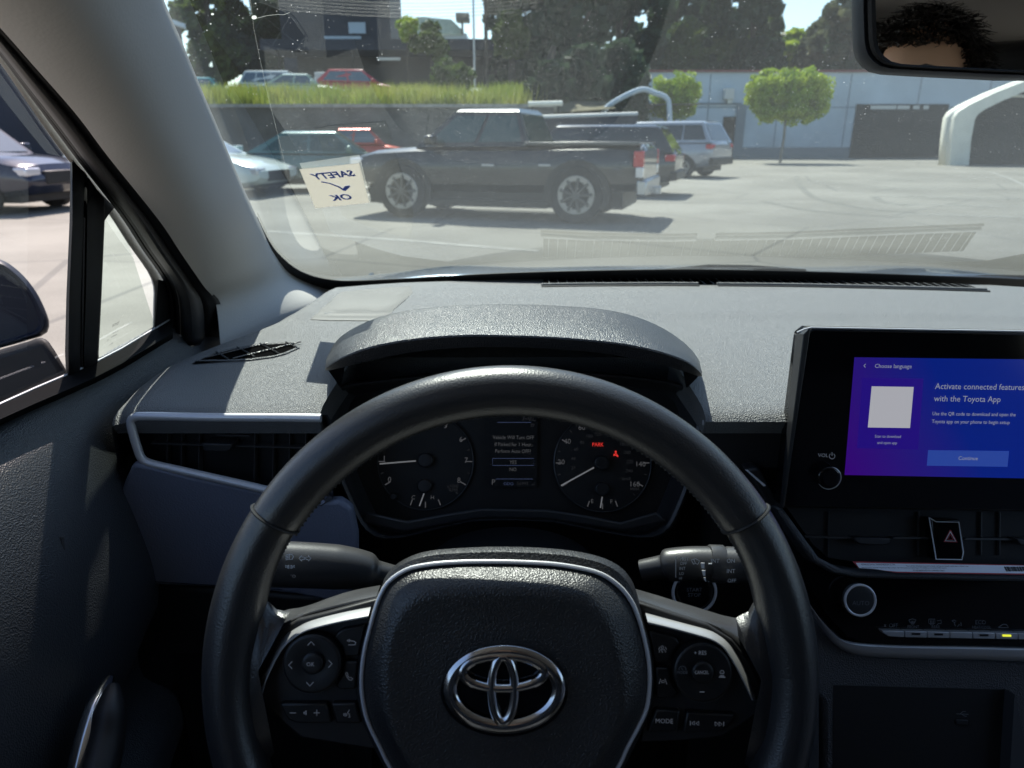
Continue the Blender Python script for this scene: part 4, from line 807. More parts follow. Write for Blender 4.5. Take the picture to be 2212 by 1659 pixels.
add('division_bar', mesh(*loft([[FD.w(x, y, h_) for x, y in pts] for pts, h_ in (([(155, 350), (153, 480), (146, 640), (143, 760), (146, 830)], .012), ([(158, 350), (157, 480), (150, 640), (148, 760), (150, 830)], .018), ([(178, 370), (176, 480), (170, 640), (169, 760), (170, 830)], .018), ([(180, 370), (178, 480), (172, 640), (171, 760), (172, 830)], .014), ([(188, 380), (187, 480), (184, 640), (180, 760), (182, 830)], .014), ([(190, 385), (189, 480), (186, 640), (182, 760), (184, 830)], .018), ([(222, 430), (222, 470), (215, 640), (208, 760), (210, 820)], .018), ([(224, 430), (224, 470), (217, 640), (211, 760), (212, 820)], .004))], closed=False)), M['rubber'], dr, solid=.002)
add('bar_channel', mesh(*tube([FD.w(x, y, .0155) for x, y in ((181, 470), (178, 640), (176, 760), (177, 820))], .0014, 6)), M['rubber_grey'], dr)
T_ = [(-60, 0), (0, 60), (77, 147), (167, 250), (237, 343), (345, 478), (395, 553), (440, 618), (468, 658), (476, 745)]
E_ = [(-75, 40), (0, 130), (52, 205), (104, 280), (152, 345), (236, 455), (285, 530), (334, 604), (340, 665), (338, 745)]
def band(t0_, t1_, h0, h1, n_=5, bulge=0.0):
    a = spl([(*p, 0) for p in T_], 4, False); e = spl([(*p, 0) for p in E_], 4, False); out_ = []
    for k in range(n_):
        t_ = lerp(t0_, t1_, k / (n_ - 1)); s_ = math.sin(math.pi * k / (n_ - 1))
        out_.append([FD.w(lerp(p.x, q.x, t_), lerp(p.y, q.y, t_), lerp(h0, h1, k / (n_ - 1)) + bulge * s_) for p, q in zip(a, e)])
    return loft(out_, closed=False)
add('frame_seal', mesh(*band(-.06, .24, .050, .040, 4, .0)), M['black'], dr, solid=.003)
add('frame_seal', mesh(*band(.20, .60, .036, .030, 9, .010)), M['rubber_grey'], dr, solid=.003)
add('frame_seal', mesh(*band(.58, .70, .022, .020, 5, .006)), M['black'], dr, solid=.002)
add('frame_seal', mesh(*band(.69, .80, .016, .014, 5, .005)), M['black'], dr, solid=.002)
wf = add('window_frame', mesh(*band(.78, 1.06, .006, .002, 3, .0)), M['body_frame'], dr, solid=.002)
wf['label'] = 'pale outer edge of the window frame'
add('corner_cover', mesh(*loft([[FD.w(x, y, h_) for x, y in ((158, 345), (200, 400), (248, 448), (236, 462), (224, 480), (190, 490), (176, 480))] for h_ in (.004, .012)], True, (True, True))), M['black'], dr)
add('corner_cover', mesh(*loft([[FD.w(x, y, h_) for x, y in ((342, 604), (420, 620), (480, 700), (480, 800), (330, 800), (335, 700))] for h_ in (.000, .016)], True, (True, True))), M['rubber'], dr)
for s, x, y, cp in (('TOYOTA', 250, 701, 6.0), ('automotive safety', 249, 717, 3.0), ('TEMPERED  AS2', 246, 726, 3.0), ('DOT', 233, 735, 3.0), ('M239  E13', 240, 743, 3.0)):
    text('glass_print', s, FD, x, y, cp, M['ink'], dr, h=.004, mirror=True, sx=.8, rot=math.pi * 0 + .0)
# door pull and armrest trims
add('door_handle', mesh(*tube(spl([PX(-30, 1445, -.352), PX(10, 1395, -.350), PX(50, 1350, -.350), PX(90, 1305, -.350), PX(115, 1280, -.352)], 5, False), .0042, 10)), M['chrome'], dr)
add('handle_bezel', mesh(*tube(spl([PX(-30, 1530, -.350), PX(20, 1470, -.349), PX(75, 1395, -.349), PX(120, 1330, -.350), PX(135, 1240, -.352), PX(130, 1160, -.355)], 5, False), .0028, 8)), M['rubber_grey'], dr)
add('armrest_trim', mesh(*tube(spl([PX(150, 1760, -.315), PX(170, 1670, -.312), PX(190, 1590, -.312), PX(212, 1520, -.314), PX(238, 1465, -.318)], 6, False), lambda t_: interp(t_, [(0, .0095), (.7, .0085), (1, .003)]), 14)), M['chrome'], dr)
add('armrest', mesh(*tube(spl([PX(170, 1780, -.300), PX(205, 1690, -.298), PX(228, 1600, -.300), PX(238, 1530, -.302), PX(245, 1480, -.306)], 6, False), lambda t_: interp(t_, [(0, .016), (.7, .012), (1, .004)]), 14)), M['plastic'], dr)
# outside mirror
om = empty('side_mirror', PD(80, 840, .82), 'dark navy outside mirror housing on the door', 'side mirror')
mat('navy_shell', (.012, .017, .034), .40, spec=.25); mat('grain_black', (.016, .016, .017), .65, spec=.3, bump=('noise', 500, .4, .0004))
FO = Frame(PD(40, 660, .92), (1, .25, 0), (.3, -1, .1))
sh_o = [(-260, 620), (-200, 560), (-80, 545), (0, 560), (45, 590), (78, 630), (99, 672), (107, 700), (98, 722), (60, 735), (0, 752), (-150, 790), (-250, 770)]
sp = polar([(p.x, p.y) for p in spl([(*p, 0) for p in sh_o], 4)], (-60, 665), 80); k_ = lambda t_: [(lerp(p[0], -60, t_), lerp(p[1], 665, t_)) for p in sp]
add('mirror_shell', mesh(*loft([[FO.w(x, y, h_) for x, y in k_(t_)] for t_, h_ in ((.5, -.13), (.12, -.10), (.0, -.05), (-.0, -.012), (.02, .0), (.07, .006), (.10, .006), (.14, .0), (.9, .0))], True, (True, True))), M['navy_shell'], om)
add('mirror_base', mesh(*loft([[PD(x, y, t_) for x, y in ((-150, 790), (0, 755), (60, 738), (96, 724), (120, 760), (152, 815), (100, 835), (0, 880), (-150, 940))] for t_ in (.95, .80)], True, (True, True))), M['grain_black'], om, bev=.01, seg=3)

# ------------------------------------------------------------------ rest of the car
cb = empty('car_body', (.37, .3, -H), 'blue-grey bonnet and dark cabin shell around the driver', 'car')
bn = []
for y in (1.26, 1.30, 1.38, 1.5, 1.65, 1.8, 1.95, 2.1, 2.2, 2.25, 2.27):
    row = []
    for k in range(41):
        x = -.40 + k * (1.54 / 40); s_ = (x - .37) / .77
        z = -.239 - .07 * (y - 1.3) - .16 * (y - 1.3) ** 2 - .030 * s_ ** 2
        z += .012 * math.exp(-((s_ + .66) / .16) ** 2) + .012 * math.exp(-((s_ - .66) / .16) ** 2)
        if y > 2.2: z -= (y - 2.2) * 2
        row.append(Vector((x, y, z)))
    bn.append(row)
add('bonnet', mesh(*loft(bn, closed=False)), M['car_paint_own'], cb, solid=.003)
wp = ([], [])
for a_, b_ in (((1440, 582), (1740, 592)), ((2050, 604), (2300, 612))):
    wp = join(wp, tube([P(a_[0], a_[1] + 3, 1.26), P(lerp(a_[0], b_[0], .3), a_[1] - 6, 1.27), P(lerp(a_[0], b_[0], .6), a_[1] - 5, 1.27), P(b_[0], b_[1] - 6, 1.26)], .004, 6))
add('wiper_arm', mesh(*wp), M['rubber'], cb)
add('roof_lining', mesh(*join(box((-.33, -1.7, .235), (1.07, .30, .26)))), M['headliner'], cb, bev=.01)
add('outer_roof', mesh(*join(box((-.36, -1.75, .262), (1.10, .33, .275)))), M['car_paint_own'], cb, bev=.01)
sr = lambda x0, x1: loft([[Vector((x0, y, -.21)), Vector((x1, y, .25)), Vector((x1 + (.03 if x1 < 0 else -.03), y, .25)), Vector((x0 + (.03 if x0 < 0 else -.03), y, -.21))] for y in (-1.7, -.35)], True, (True, True))
add('side_wall', mesh(*sr(-.44, -.34)), M['plastic'], cb); add('side_wall', mesh(*sr(1.18, 1.08)), M['plastic'], cb)
add('roof_rail', mesh(*join(tube([Vector((-.345, -1.2, .22)), Vector((-.342, -.2, .235)), Vector((-.33, .2, .225)), Vector((-.32, .42, .17))], .028, 8))), M['headliner'], cb)
add('roof_rail', mesh(*join(tube([Vector((1.085, -1.2, .22)), Vector((1.08, -.2, .235)), Vector((1.06, .30, .215)), Vector((1.13, .75, -.0)), Vector((1.17, 1.0, -.2))], .030, 8))), M['pillar'], cb)
add('back_wall', mesh(*box((-.45, -1.75, -.95), (1.2, -1.68, .26))), M['plastic'], cb, smooth=False)
add('cabin_floor', mesh(*box((-.42, -1.75, -1.0), (1.2, .95, -.93))), M['black'], cb, smooth=False)
add('right_door', mesh(*box((1.16, -1.75, -.95), (1.20, .98, -.20))), M['dash_soft'], cb, smooth=False)
add('scuttle', mesh(*box((-.40, 1.22, -.42), (1.16, 1.27, -.29))), M['black'], cb, smooth=False)
add('engine_bay', mesh(*box((-.40, 1.26, -1.0), (1.14, 2.1, -.42))), M['black'], cb, smooth=False)
add('fender', mesh(*join(box((-.44, .80, -1.0), (-.43, 2.2, -.40)))), M['car_paint_own'], cb, smooth=False)

# ------------------------------------------------------------------ driver (seen only in the mirror) and seat
seat = empty('car_seat', (0, -.35, -.93), 'black driver seat behind the camera', 'car seat')
def cush(pts, name):
    add(name, mesh(*loft([[Vector((x * sx_, y, z)) for x, z in ((-1, 0), (-1, 1), (1, 1), (1, 0))] for sx_, y, z in ()])) if False else mesh(*pts), M['plastic'], seat, bev=.03, seg=3)
cush(box((-.24, -.52, -.72), (.24, .0, -.58)), 'seat_cushion'); cush(box((-.24, -.66, -.60), (.24, -.54, -.06)), 'backrest'); cush(box((-.13, -.66, -.03), (.13, -.57, .15)), 'headrest')
pn = empty('person', (0, -.40, -.62), 'driver with short dark curly hair reflected in the rear-view mirror', 'person')
mat('skin', (.72, .44, .29), .5, spec=.4); mat('hair', (.018, .014, .012), .35, spec=.9); mat('shirt', (.03, .03, .035), .9)
def skin_body(verts, edges, radii, name, m_, parent):
    me = bpy.data.meshes.new('s'); me.from_pydata(verts, edges, []); me.update()
    o = bpy.data.objects.new('s', me); col.objects.link(o)
    md = o.modifiers.new('s', 'SKIN'); me.skin_vertices[0].data[0].use_root = True
    for i, r_ in enumerate(radii): me.skin_vertices[0].data[i].radius = r_ if isinstance(r_, tuple) else (r_, r_)
    o.modifiers.new('ss', 'SUBSURF').levels = 2
    dg = bpy.context.evaluated_depsgraph_get(); dg.update(); m2 = bpy.data.meshes.new_from_object(o.evaluated_get(dg))
    bpy.data.objects.remove(o); m2.materials.clear(); return add(name, m2, m_, parent)
skin_body([(0, -.40, -.55), (0, -.42, -.40), (0, -.42, -.25), (0, -.40, -.14), (0, -.36, -.07), (0, -.31, .0),
           (-.16, -.41, -.17), (-.21, -.34, -.32), (-.17, -.18, -.42), (.16, -.41, -.17), (.21, -.34, -.32), (.17, -.18, -.42),
           (-.09, -.38, -.58), (-.12, .0, -.55), (-.13, .10, -.80), (.09, -.38, -.58), (.12, .0, -.55), (.13, .10, -.80)],
          [(0, 1), (1, 2), (2, 3), (3, 4), (4, 5), (3, 6), (6, 7), (7, 8), (3, 9), (9, 10), (10, 11), (0, 12), (12, 13), (13, 14), (0, 15), (15, 16), (16, 17)],
          [.12, .115, .12, .09, .05, .05, .06, .05, .04, .06, .05, .04, .09, .07, .05, .09, .07, .05], 'body', M['shirt'], pn)
hc = Vector((0, -.305, .065)); hv = []; NU, NV = 40, 28
for j in range(NV + 1):
    ph = math.pi * j / NV; row = []
    for i in range(NU):
        th = 2 * math.pi * i / NU; x = math.sin(ph) * math.cos(th); y = math.sin(ph) * math.sin(th); z = math.cos(ph)
        rx, ry, rz_ = .074, .095, .115
        if z < 0: rx *= 1 + .25 * z; 
        yy_ = y * ry; 
        if y > .6 and -.5 < z < .1: yy_ += .018 * max(0, 1 - abs(x) * 7) * (1 - abs(z + .22) * 3 if abs(z + .22) < .33 else 0)
        if y > .4 and abs(z - .02) < .12: yy_ -= .008 * max(0, 1 - abs(abs(x) - .38) * 5)
        row.append(hc + Vector((x * rx, -yy_ * -1, z * rz_)))
    hv.append(row)
hd = add('head', mesh(*loft(hv)), M['skin'], pn)
for s_ in (-1, 1):
    add('eye', mesh(*loft([[hc + Vector((s_ * .03 + .011 * math.sin(math.pi * j / 8) * math.cos(i * .524), .079 + .011 * math.sin(math.pi * j / 8) * math.sin(i * .524), .0 + .011 * math.cos(math.pi * j / 8))) for i in range(12)] for j in range(9)])), M['print_white'], hd)
    add('eyebrow', mesh(*tube([hc + Vector((s_ * .012, .088, .022)), hc + Vector((s_ * .03, .085, .028)), hc + Vector((s_ * .05, .072, .022))], .0035, 6)), M['hair'], hd)
    add('ear', mesh(*tube([hc + Vector((s_ * .074, -.005, .02)), hc + Vector((s_ * .084, -.012, .02)), hc + Vector((s_ * .084, -.012, -.03)), hc + Vector((s_ * .072, -.0, -.035))], .006, 6)), M['skin'], hd)
add('mouth', mesh(*tube([hc + Vector((-.022, .072, -.066)), hc + Vector((0, .080, -.064)), hc + Vector((.022, .072, -.066))], .004, 6)), M['red_label'], hd)
hr = ([], []); rnd = random.Random(3)
for _ in range(3200):
    while True:
        d_ = Vector((rnd.gauss(0, 1), rnd.gauss(0, 1), rnd.gauss(0, 1))).normalized()
        if d_.z > (.52 if d_.y > .3 else -.15 if d_.y > 0 else -.5): break
    p0 = hc + Vector((d_.x * .073, d_.y * .094, d_.z * .114)); ax = d_; u_ = ax.orthogonal().normalized(); v_ = ax.cross(u_); ph0 = rnd.random() * 6.28; fall = Vector((rnd.gauss(0, .006), .010 if d_.y > 0 else -.004, -.008))
    L_ = rnd.uniform(.024, .046); pts = []
    for k in range(7):
        t_ = k / 6; a = ph0 + t_ * rnd.uniform(5.0, 7.0); pts.append(p0 + ax * L_ * t_ * .8 + fall * t_ * t_ * 2 + (u_ * math.cos(a) + v_ * math.sin(a)) * .006 * t_ ** .5)
    hr = join(hr, tube(pts, lambda t_: .0013 * (1 - t_ * .7), 4)) if False else (hr[0] + tube(pts, lambda t_: .0016 * (1 - t_ * .7), 3)[0], hr[1] + [tuple(i + len(hr[0]) for i in q) for q in tube(pts, lambda t_: .0016 * (1 - t_ * .7), 3)[1]])
hm = mesh(*hr)
add('hair', hm, M['hair'], hd)
cap = []
for j in range(11):
    ph = R(62) * j / 10; cap.append([hc + Vector((math.sin(ph) * math.cos(th) * .079, -.008 + math.sin(ph) * math.sin(th) * .098 * (1 if math.sin(th) < 0 else .90), math.cos(ph) * .121)) for th in [2 * math.pi * i / 36 for i in range(36)]])
add('hair_cap', mesh(*loft(cap)), M['hair'], hd)
#OUTSIDE-BEGIN
# ------------------------------------------------------------------ outside: ground, walls, buildings
def asphalt():
    m = bpy.data.materials.new('asphalt'); m.use_nodes = True; t = m.node_tree; b = t.nodes['Principled BSDF']; b.inputs['Roughness'].default_value = .85
    tc = t.nodes.new('ShaderNodeTexCoord'); r = t.nodes.new('ShaderNodeValToRGB'); n = t.nodes.new('ShaderNodeTexNoise'); n.inputs['Scale'].default_value = .35; n.inputs['Detail'].default_value = 9; n.inputs['Roughness'].default_value = .62
    r.color_ramp.elements[0].position = .38; r.color_ramp.elements[0].color = (.205, .196, .168, 1); r.color_ramp.elements[1].position = .62; r.color_ramp.elements[1].color = (.295, .283, .245, 1)
    n2 = t.nodes.new('ShaderNodeTexNoise'); n2.inputs['Scale'].default_value = 60; n2.inputs['Detail'].default_value = 3
    mx = t.nodes.new('ShaderNodeMix'); mx.data_type = 'RGBA'; mx.blend_type = 'OVERLAY'; mx.inputs[0].default_value = .35
    t.links.new(tc.outputs['Object'], n.inputs['Vector']); t.links.new(n.outputs['Fac'], r.inputs['Fac']); t.links.new(tc.outputs['Object'], n2.inputs['Vector'])
    t.links.new(r.outputs['Color'], mx.inputs[6]); t.links.new(n2.outputs['Fac'], mx.inputs[7])
    # worn cracks
    v = t.nodes.new('ShaderNodeTexVoronoi'); v.feature = 'DISTANCE_TO_EDGE'; v.inputs['Scale'].default_value = .28
    ls = t.nodes.new('ShaderNodeMath'); ls.operation = 'LESS_THAN'; ls.inputs[1].default_value = .006; t.links.new(tc.outputs['Object'], v.inputs['Vector']); t.links.new(v.outputs['Distance'], ls.inputs[0])
    sf = t.nodes.new('ShaderNodeMath'); sf.operation = 'MULTIPLY'; sf.inputs[1].default_value = .5; t.links.new(ls.outputs[0], sf.inputs[0])
    m2 = t.nodes.new('ShaderNodeMix'); m2.data_type = 'RGBA'; t.links.new(sf.outputs[0], m2.inputs[0]); t.links.new(mx.outputs[2], m2.inputs[6]); m2.inputs[7].default_value = (.10, .10, .095, 1)
    t.links.new(m2.outputs[2], b.inputs['Base Color']); bn = t.nodes.new('ShaderNodeBump'); bn.inputs['Strength'].default_value = .4; bn.inputs['Distance'].default_value = .01
    t.links.new(n2.outputs['Fac'], bn.inputs['Height']); t.links.new(bn.outputs[0], b.inputs['Normal']); M['asphalt'] = m
asphalt()
mat('tyre_mark', (.185, .18, .155), .8, var=.25, vscale=2); mat('line_paint', (.36, .355, .32), .7, var=.25, vscale=4)
mat('wall_paint', (.50, .59, .68), .8, var=.14, vscale=.35); mat('drain', (.20, .24, .28), .7); mat('red_trim', (.22, .07, .07), .6); mat('roller', (.022, .023, .026), .6, var=.2, vscale=1)
mat('pale', (.62, .62, .60), .6); mat('concrete', (.16, .155, .14), .9, bump=('noise', 3, .6, .05), var=.3, vscale=1.2); mat('soil', (.16, .14, .08), .95, var=.4, vscale=.8)
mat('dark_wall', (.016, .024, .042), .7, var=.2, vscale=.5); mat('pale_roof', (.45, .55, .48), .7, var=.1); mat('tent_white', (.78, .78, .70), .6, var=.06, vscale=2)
mat('tent_shade', (.020, .022, .024), .8); mat('tyre', (.016, .016, .017), .8); mat('rim_grey', (.40, .38, .36), .4, .6); mat('rim_mid', (.12, .12, .12), .4, .6); mat('rim_black', (.03, .03, .032), .4, .3)  # first colour here holds the shade inside the white shelter
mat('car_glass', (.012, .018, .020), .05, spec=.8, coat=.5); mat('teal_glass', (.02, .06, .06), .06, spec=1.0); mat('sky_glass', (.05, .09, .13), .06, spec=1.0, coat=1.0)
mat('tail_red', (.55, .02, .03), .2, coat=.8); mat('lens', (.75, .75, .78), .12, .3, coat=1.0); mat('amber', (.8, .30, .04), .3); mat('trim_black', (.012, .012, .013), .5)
mat('bark', (.06, .05, .04), .9, var=.3, vscale=6); mat('steel', (.5, .5, .52), .35, .9)
def leafmat(name, a, b_, scale=.35):
    m = bpy.data.materials.new(name); m.use_nodes = True; t = m.node_tree; b = t.nodes['Principled BSDF']; b.inputs['Roughness'].default_value = .6
    tc = t.nodes.new('ShaderNodeTexCoord'); n = t.nodes.new('ShaderNodeTexNoise'); n.inputs['Scale'].default_value = scale; n.inputs['Detail'].default_value = 4
    r = t.nodes.new('ShaderNodeValToRGB'); r.color_ramp.elements[0].position = .35; r.color_ramp.elements[1].position = .65; r.color_ramp.elements[0].color = (*a, 1); r.color_ramp.elements[1].color = (*b_, 1)
    t.links.new(tc.outputs['Object'], n.inputs['Vector']); t.links.new(n.outputs['Fac'], r.inputs['Fac']); t.links.new(r.outputs['Color'], b.inputs['Base Color'])
    tl = t.nodes.new('ShaderNodeBsdfTranslucent'); t.links.new(r.outputs['Color'], tl.inputs[0]); mx = t.nodes.new('ShaderNodeMixShader'); mx.inputs[0].default_value = .35
    o = [x for x in t.nodes if x.type == 'OUTPUT_MATERIAL'][0]; t.links.new(b.outputs[0], mx.inputs[1]); t.links.new(tl.outputs[0], mx.inputs[2]); t.links.new(mx.outputs[0], o.inputs[0]); M[name] = m
leafmat('leaf_bright', (.24, .36, .035), (.46, .55, .06), 1.2); leafmat('leaf_dark', (.028, .052, .030), (.06, .095, .045)); leafmat('leaf_mid', (.05, .09, .02), (.11, .15, .03)); leafmat('leaf_pale', (.09, .11, .06), (.17, .18, .10)); leafmat('grass_dry', (.24, .32, .04), (.42, .42, .10), .8)
Z0 = -H
gnd = mesh([(-400, -200, Z0), (500, -200, Z0), (500, 900, Z0), (-400, 900, Z0)], [(0, 1, 2, 3)])
tag(add('ground', gnd, M['asphalt'], smooth=False), 'pale grey sunlit asphalt car park', None, None, 'structure')
def strip(pts, wd, z):
    L = []; Rr = []
    for i, p in enumerate(pts):
        t_ = (pts[min(i + 1, len(pts) - 1)] - pts[max(0, i - 1)]); t_.z = 0; t_.normalize(); n_ = Vector((-t_.y, t_.x, 0)) * wd / 2
        a, b_ = p + n_, p - n_; a.z = b_.z = z; L.append(a); Rr.append(b_)
    n = len(L); return L + Rr, [(i, i + 1, n + i + 1, n + i) for i in range(n - 1)]
lines = ([], [])
for pts in ([(868, 519), (1000, 530), (1164, 543)], [(1872, 405), (2212, 408), (2500, 411)], [(1880, 424), (2212, 429), (2500, 433)], [(1910, 440), (2212, 447), (2500, 452)], [(1930, 461), (2212, 470), (2500, 478)], [(1860, 387), (2212, 390), (2600, 394)], [(2090, 365), (2140, 372), (2180, 385), (2212, 400), (2290, 430)], [(575, 500), (700, 508), (868, 519)]):
    lines = join(lines, strip([G(*p) for p in pts], .11, Z0 + .004))
tag(add('road_marking', mesh(*lines), M['line_paint'], smooth=False), 'faded white parking bay lines on the asphalt', None, None, 'structure')
marks = ([], [])
for pts in ([(1720, 380), (1728, 400), (1755, 425), (1810, 440), (1880, 452), (1980, 460)], [(1650, 435), (1720, 450), (1800, 460), (1950, 470)], [(1890, 425), (1905, 435), (1960, 445)]):
    marks = join(marks, strip(spl([G(*p) for p in pts], 5, False), .16, Z0 + .003))
tag(add('tyre_marks', mesh(*marks), M['tyre_mark'], smooth=False), 'dark curved tyre marks on the asphalt', None, None, 'structure')

# ---------------------------------------------- vehicles
def car(name, label, cat, at, rz, paint, L=4.5, Wd=1.8, Ht=1.45, kind='sedan', glass='car_glass', rim_m='rim_grey', group=None, wr=.33, rough=.25, z=None, met=.3, detail=True):
    root = empty(name, (at[0], at[1], Z0 if z is None else z), label, cat, group, rz); mw = W[root]
    pm = mat('paint_' + name, paint, rough, met, coat=.9)
    A_ = lambda nm, md, m_, par=root, **k: add(nm, mesh(*md), M[m_] if isinstance(m_, str) else m_, par, mw=mw.copy(), **k)
    hl = L / 2; hw = Wd / 2
    if kind == 'sedan': prof = [(-hl, .55, .80), (-hl + .12, .40, .92), (-hl + .9, .22, .97), (-.2, .2, .94), (hl - 1.3, .2, .93), (hl - .5, .22, .80), (hl - .12, .30, .68), (hl, .42, .58)]; gh = (-hl + .55, -hl + 1.35, .35, hl - 1.25)
    elif kind == 'hatch': prof = [(-hl, .5, .85), (-hl + .1, .35, 1.0), (-hl + .7, .22, 1.02), (-.2, .2, .97), (hl - 1.1, .2, .95), (hl - .4, .22, .82), (hl - .1, .32, .68), (hl, .42, .58)]; gh = (-hl + .12, -hl + .75, .30, hl - 1.05)
    elif kind == 'suv': prof = [(-hl, .55, 1.0), (-hl + .08, .38, 1.10), (-hl + .7, .28, 1.10), (-.2, .26, 1.06), (hl - 1.2, .26, 1.05), (hl - .5, .28, .98), (hl - .12, .36, .86), (hl, .5, .66)]; gh = (-hl + .06, -hl + .42, .45, hl - 1.15)
    else: prof = [(-hl, .52, 1.02), (-hl + .05, .46, 1.08), (-hl + .7, .42, 1.09), (-.2, .40, 1.06), (hl - 1.25, .40, 1.05), (hl - .5, .42, 1.0), (hl - .1, .46, .92), (hl, .55, .78)]; gh = (-hl + 1.75, -hl + 1.95, .55, hl - 1.2)
    zs = 1.05 if kind == 'pickup' else Ht / {'sedan': 1.45, 'hatch': 1.5, 'suv': 1.7}[kind]
    rings = []
    st = []
    for i in range(len(prof) - 1):
        for k in range(3): t_ = k / 3; st.append([lerp(prof[i][j], prof[i + 1][j], t_) for j in range(3)])
    st.append(list(prof[-1]))
    for x, zb, zt in st:
        zb *= zs; zt *= zs; e = abs(x) / hl; w_ = hw * (1 - .16 * max(0, (e - .72) / .28) ** 2)
        rings.append([Vector((x, y * w_, lerp(zb, zt, t_))) for y, t_ in ((-.80, 0), (-.97, .18), (-1.0, .45), (-.985, .72), (-.93, .90), (-.80, .98), (-.4, 1.02), (0, 1.03), (.4, 1.02), (.80, .98), (.93, .90), (.985, .72), (1.0, .45), (.97, .18), (.80, 0))])
    A_('body', loft(rings, True, (True, True)), pm)
    xr, xrr, xfr, xf = gh; zb_ = lambda x: interp(x, [(p[0], p[2] * zs) for p in prof]) - .01; wb, wt = hw * .92, hw * .70; zt = Ht
    base = [Vector((xr, -wb * .9, zb_(xr))), Vector((xf, -wb * .9, zb_(xf))), Vector((xf, wb * .9, zb_(xf))), Vector((xr, wb * .9, zb_(xr)))]
    base[0].y = -wb; base[3].y = wb
    top = [Vector((xrr, -wt, zt - .05)), Vector((xfr, -wt, zt - .04)), Vector((xfr, wt, zt - .04)), Vector((xrr, wt, zt - .05))]
    A_('cabin', loft([base, [lerp(a, b_, .93) for a, b_ in zip(base, top)], top, [Vector((p.x * .93 + .01, p.y * .85, zt)) for p in top]], True, (False, True)), pm)
    def quad(nm, a, b_, c_, d_, m_=glass, out_=.012):
        n_ = (b_ - a).cross(d_ - a).normalized(); cm = (a + b_ + c_ + d_) / 4
        if n_.dot(cm - Vector((0, 0, .9))) < 0: n_ = -n_
        q = [p + n_ * out_ for p in (a, b_, c_, d_)]
        return A_(nm, loft([q, [p - n_ * .02 for p in q]], True, (True, True)), m_, smooth=False)
    bil = lambda a, b_, c_, d_, u, v_: lerp(lerp(a, b_, u), lerp(d_, c_, u), v_)
    def win(nm, a, b_, c_, d_, u0, u1, v0, v1, m_=glass): return quad(nm, *[bil(a, b_, c_, d_, u, v_) for u, v_ in ((u0, v0), (u1, v0), (u1, v1), (u0, v1))], m_)
    win('windshield', base[1], base[2], top[2], top[1], .06, .94, .05, .93); win('rear_window', base[3], base[0], top[0], top[3], .07, .93, .10, .92)
    for (a, b_, c_, d_) in ((base[0], base[1], top[1], top[0]), (base[3], base[2], top[2], top[3])):
        if kind == 'pickup': win('side_window', a, b_, c_, d_, .05, .44, .12, .88); win('side_window', a, b_, c_, d_, .48, .92, .12, .88)
        elif kind == 'suv': win('side_window', a, b_, c_, d_, .04, .27, .14, .88); win('side_window', a, b_, c_, d_, .29, .58, .14, .88); win('side_window', a, b_, c_, d_, .60, .93, .14, .88)
        else: win('side_window', a, b_, c_, d_, .10, .50, .12, .88); win('side_window', a, b_, c_, d_, .53, .92, .12, .88)
    wb_ = hl - (.85 if kind != 'pickup' else .92)
    for sx_ in (wb_ - .08, -wb_ + .05):
        for s_ in (-1, 1):
            arch = [(sx_ + math.cos(a) * wr * 1.22, max(wr + math.sin(a) * wr * 1.22, .22)) for a in [math.pi * 2 * k / 24 for k in range(24)]]
            A_('arch_shade', loft([[Vector((x, s_ * (hw - .05), z_)) for x, z_ in arch], [Vector((x, s_ * (hw + .004), z_)) for x, z_ in arch]], True, (True, True)), 'trim_black', smooth=False)  # black disc proud of the body stands in for the shaded wheel well
            ty = [[Vector((sx_ + math.cos(a) * r_, s_ * y, wr + math.sin(a) * r_)) for a in [2 * math.pi * k / 28 for k in range(28)]] for r_, y in ((wr * .5, hw - .2), (wr * .96, hw - .2), (wr, hw - .17), (wr, hw + .0), (wr * .97, hw + .022), (wr * .72, hw + .026), (wr * .66, hw + .015))]
            wh = A_('wheel', loft(ty, True, (True, False)), 'tyre')
            rr = ([], [])
            dd = [[Vector((sx_ + math.cos(a) * r_, s_ * y, wr + math.sin(a) * r_)) for a in [2 * math.pi * k / 28 for k in range(28)]] for r_, y in ((wr * .69, hw + .016), (wr * .66, hw + .030), (wr * (.50 if rim_m == 'rim_lip' else .58), hw + .028), (wr * (.46 if rim_m == 'rim_lip' else .54), hw - .0))]
            rr = join(rr, loft(dd))
            spk = ([], []); nsp = 9 if rim_m == 'rim_lip' else 6
            for k in range(nsp):
                a = 2 * math.pi * k / nsp + .3; spk = join(spk, tube([Vector((sx_, s_ * (hw + .018), wr)), Vector((sx_ + math.cos(a) * wr * .6, s_ * (hw + .022), wr + math.sin(a) * wr * .6))], .028, 6))
            spk = join(spk, loft([[Vector((sx_ + math.cos(a) * wr * r_, s_ * y, wr + math.sin(a) * wr * r_)) for a in [2 * math.pi * k / 16 for k in range(16)]] for r_, y in ((.16, hw), (.14, hw + .035), (.02, hw + .038))], True, (True, True)))
            if rim_m == 'rim_lip': A_('rim', rr, 'rim_grey', wh); A_('rim_spokes', spk, 'rim_mid', wh)
            else: A_('rim', join(rr, spk), rim_m, wh)
            A_('brake_disc', loft([[Vector((sx_ + math.cos(a) * wr * .55, s_ * y, wr + math.sin(a) * wr * .55)) for a in [2 * math.pi * k / 20 for k in range(20)]] for y in (hw - .03, hw + .0)], True, (True, True)), 'rim_black', wh, smooth=False)
    zh = interp(hl - .2, [(p[0], p[2] * zs) for p in prof]); ztl = interp(-hl + .1, [(p[0], p[2] * zs) for p in prof])
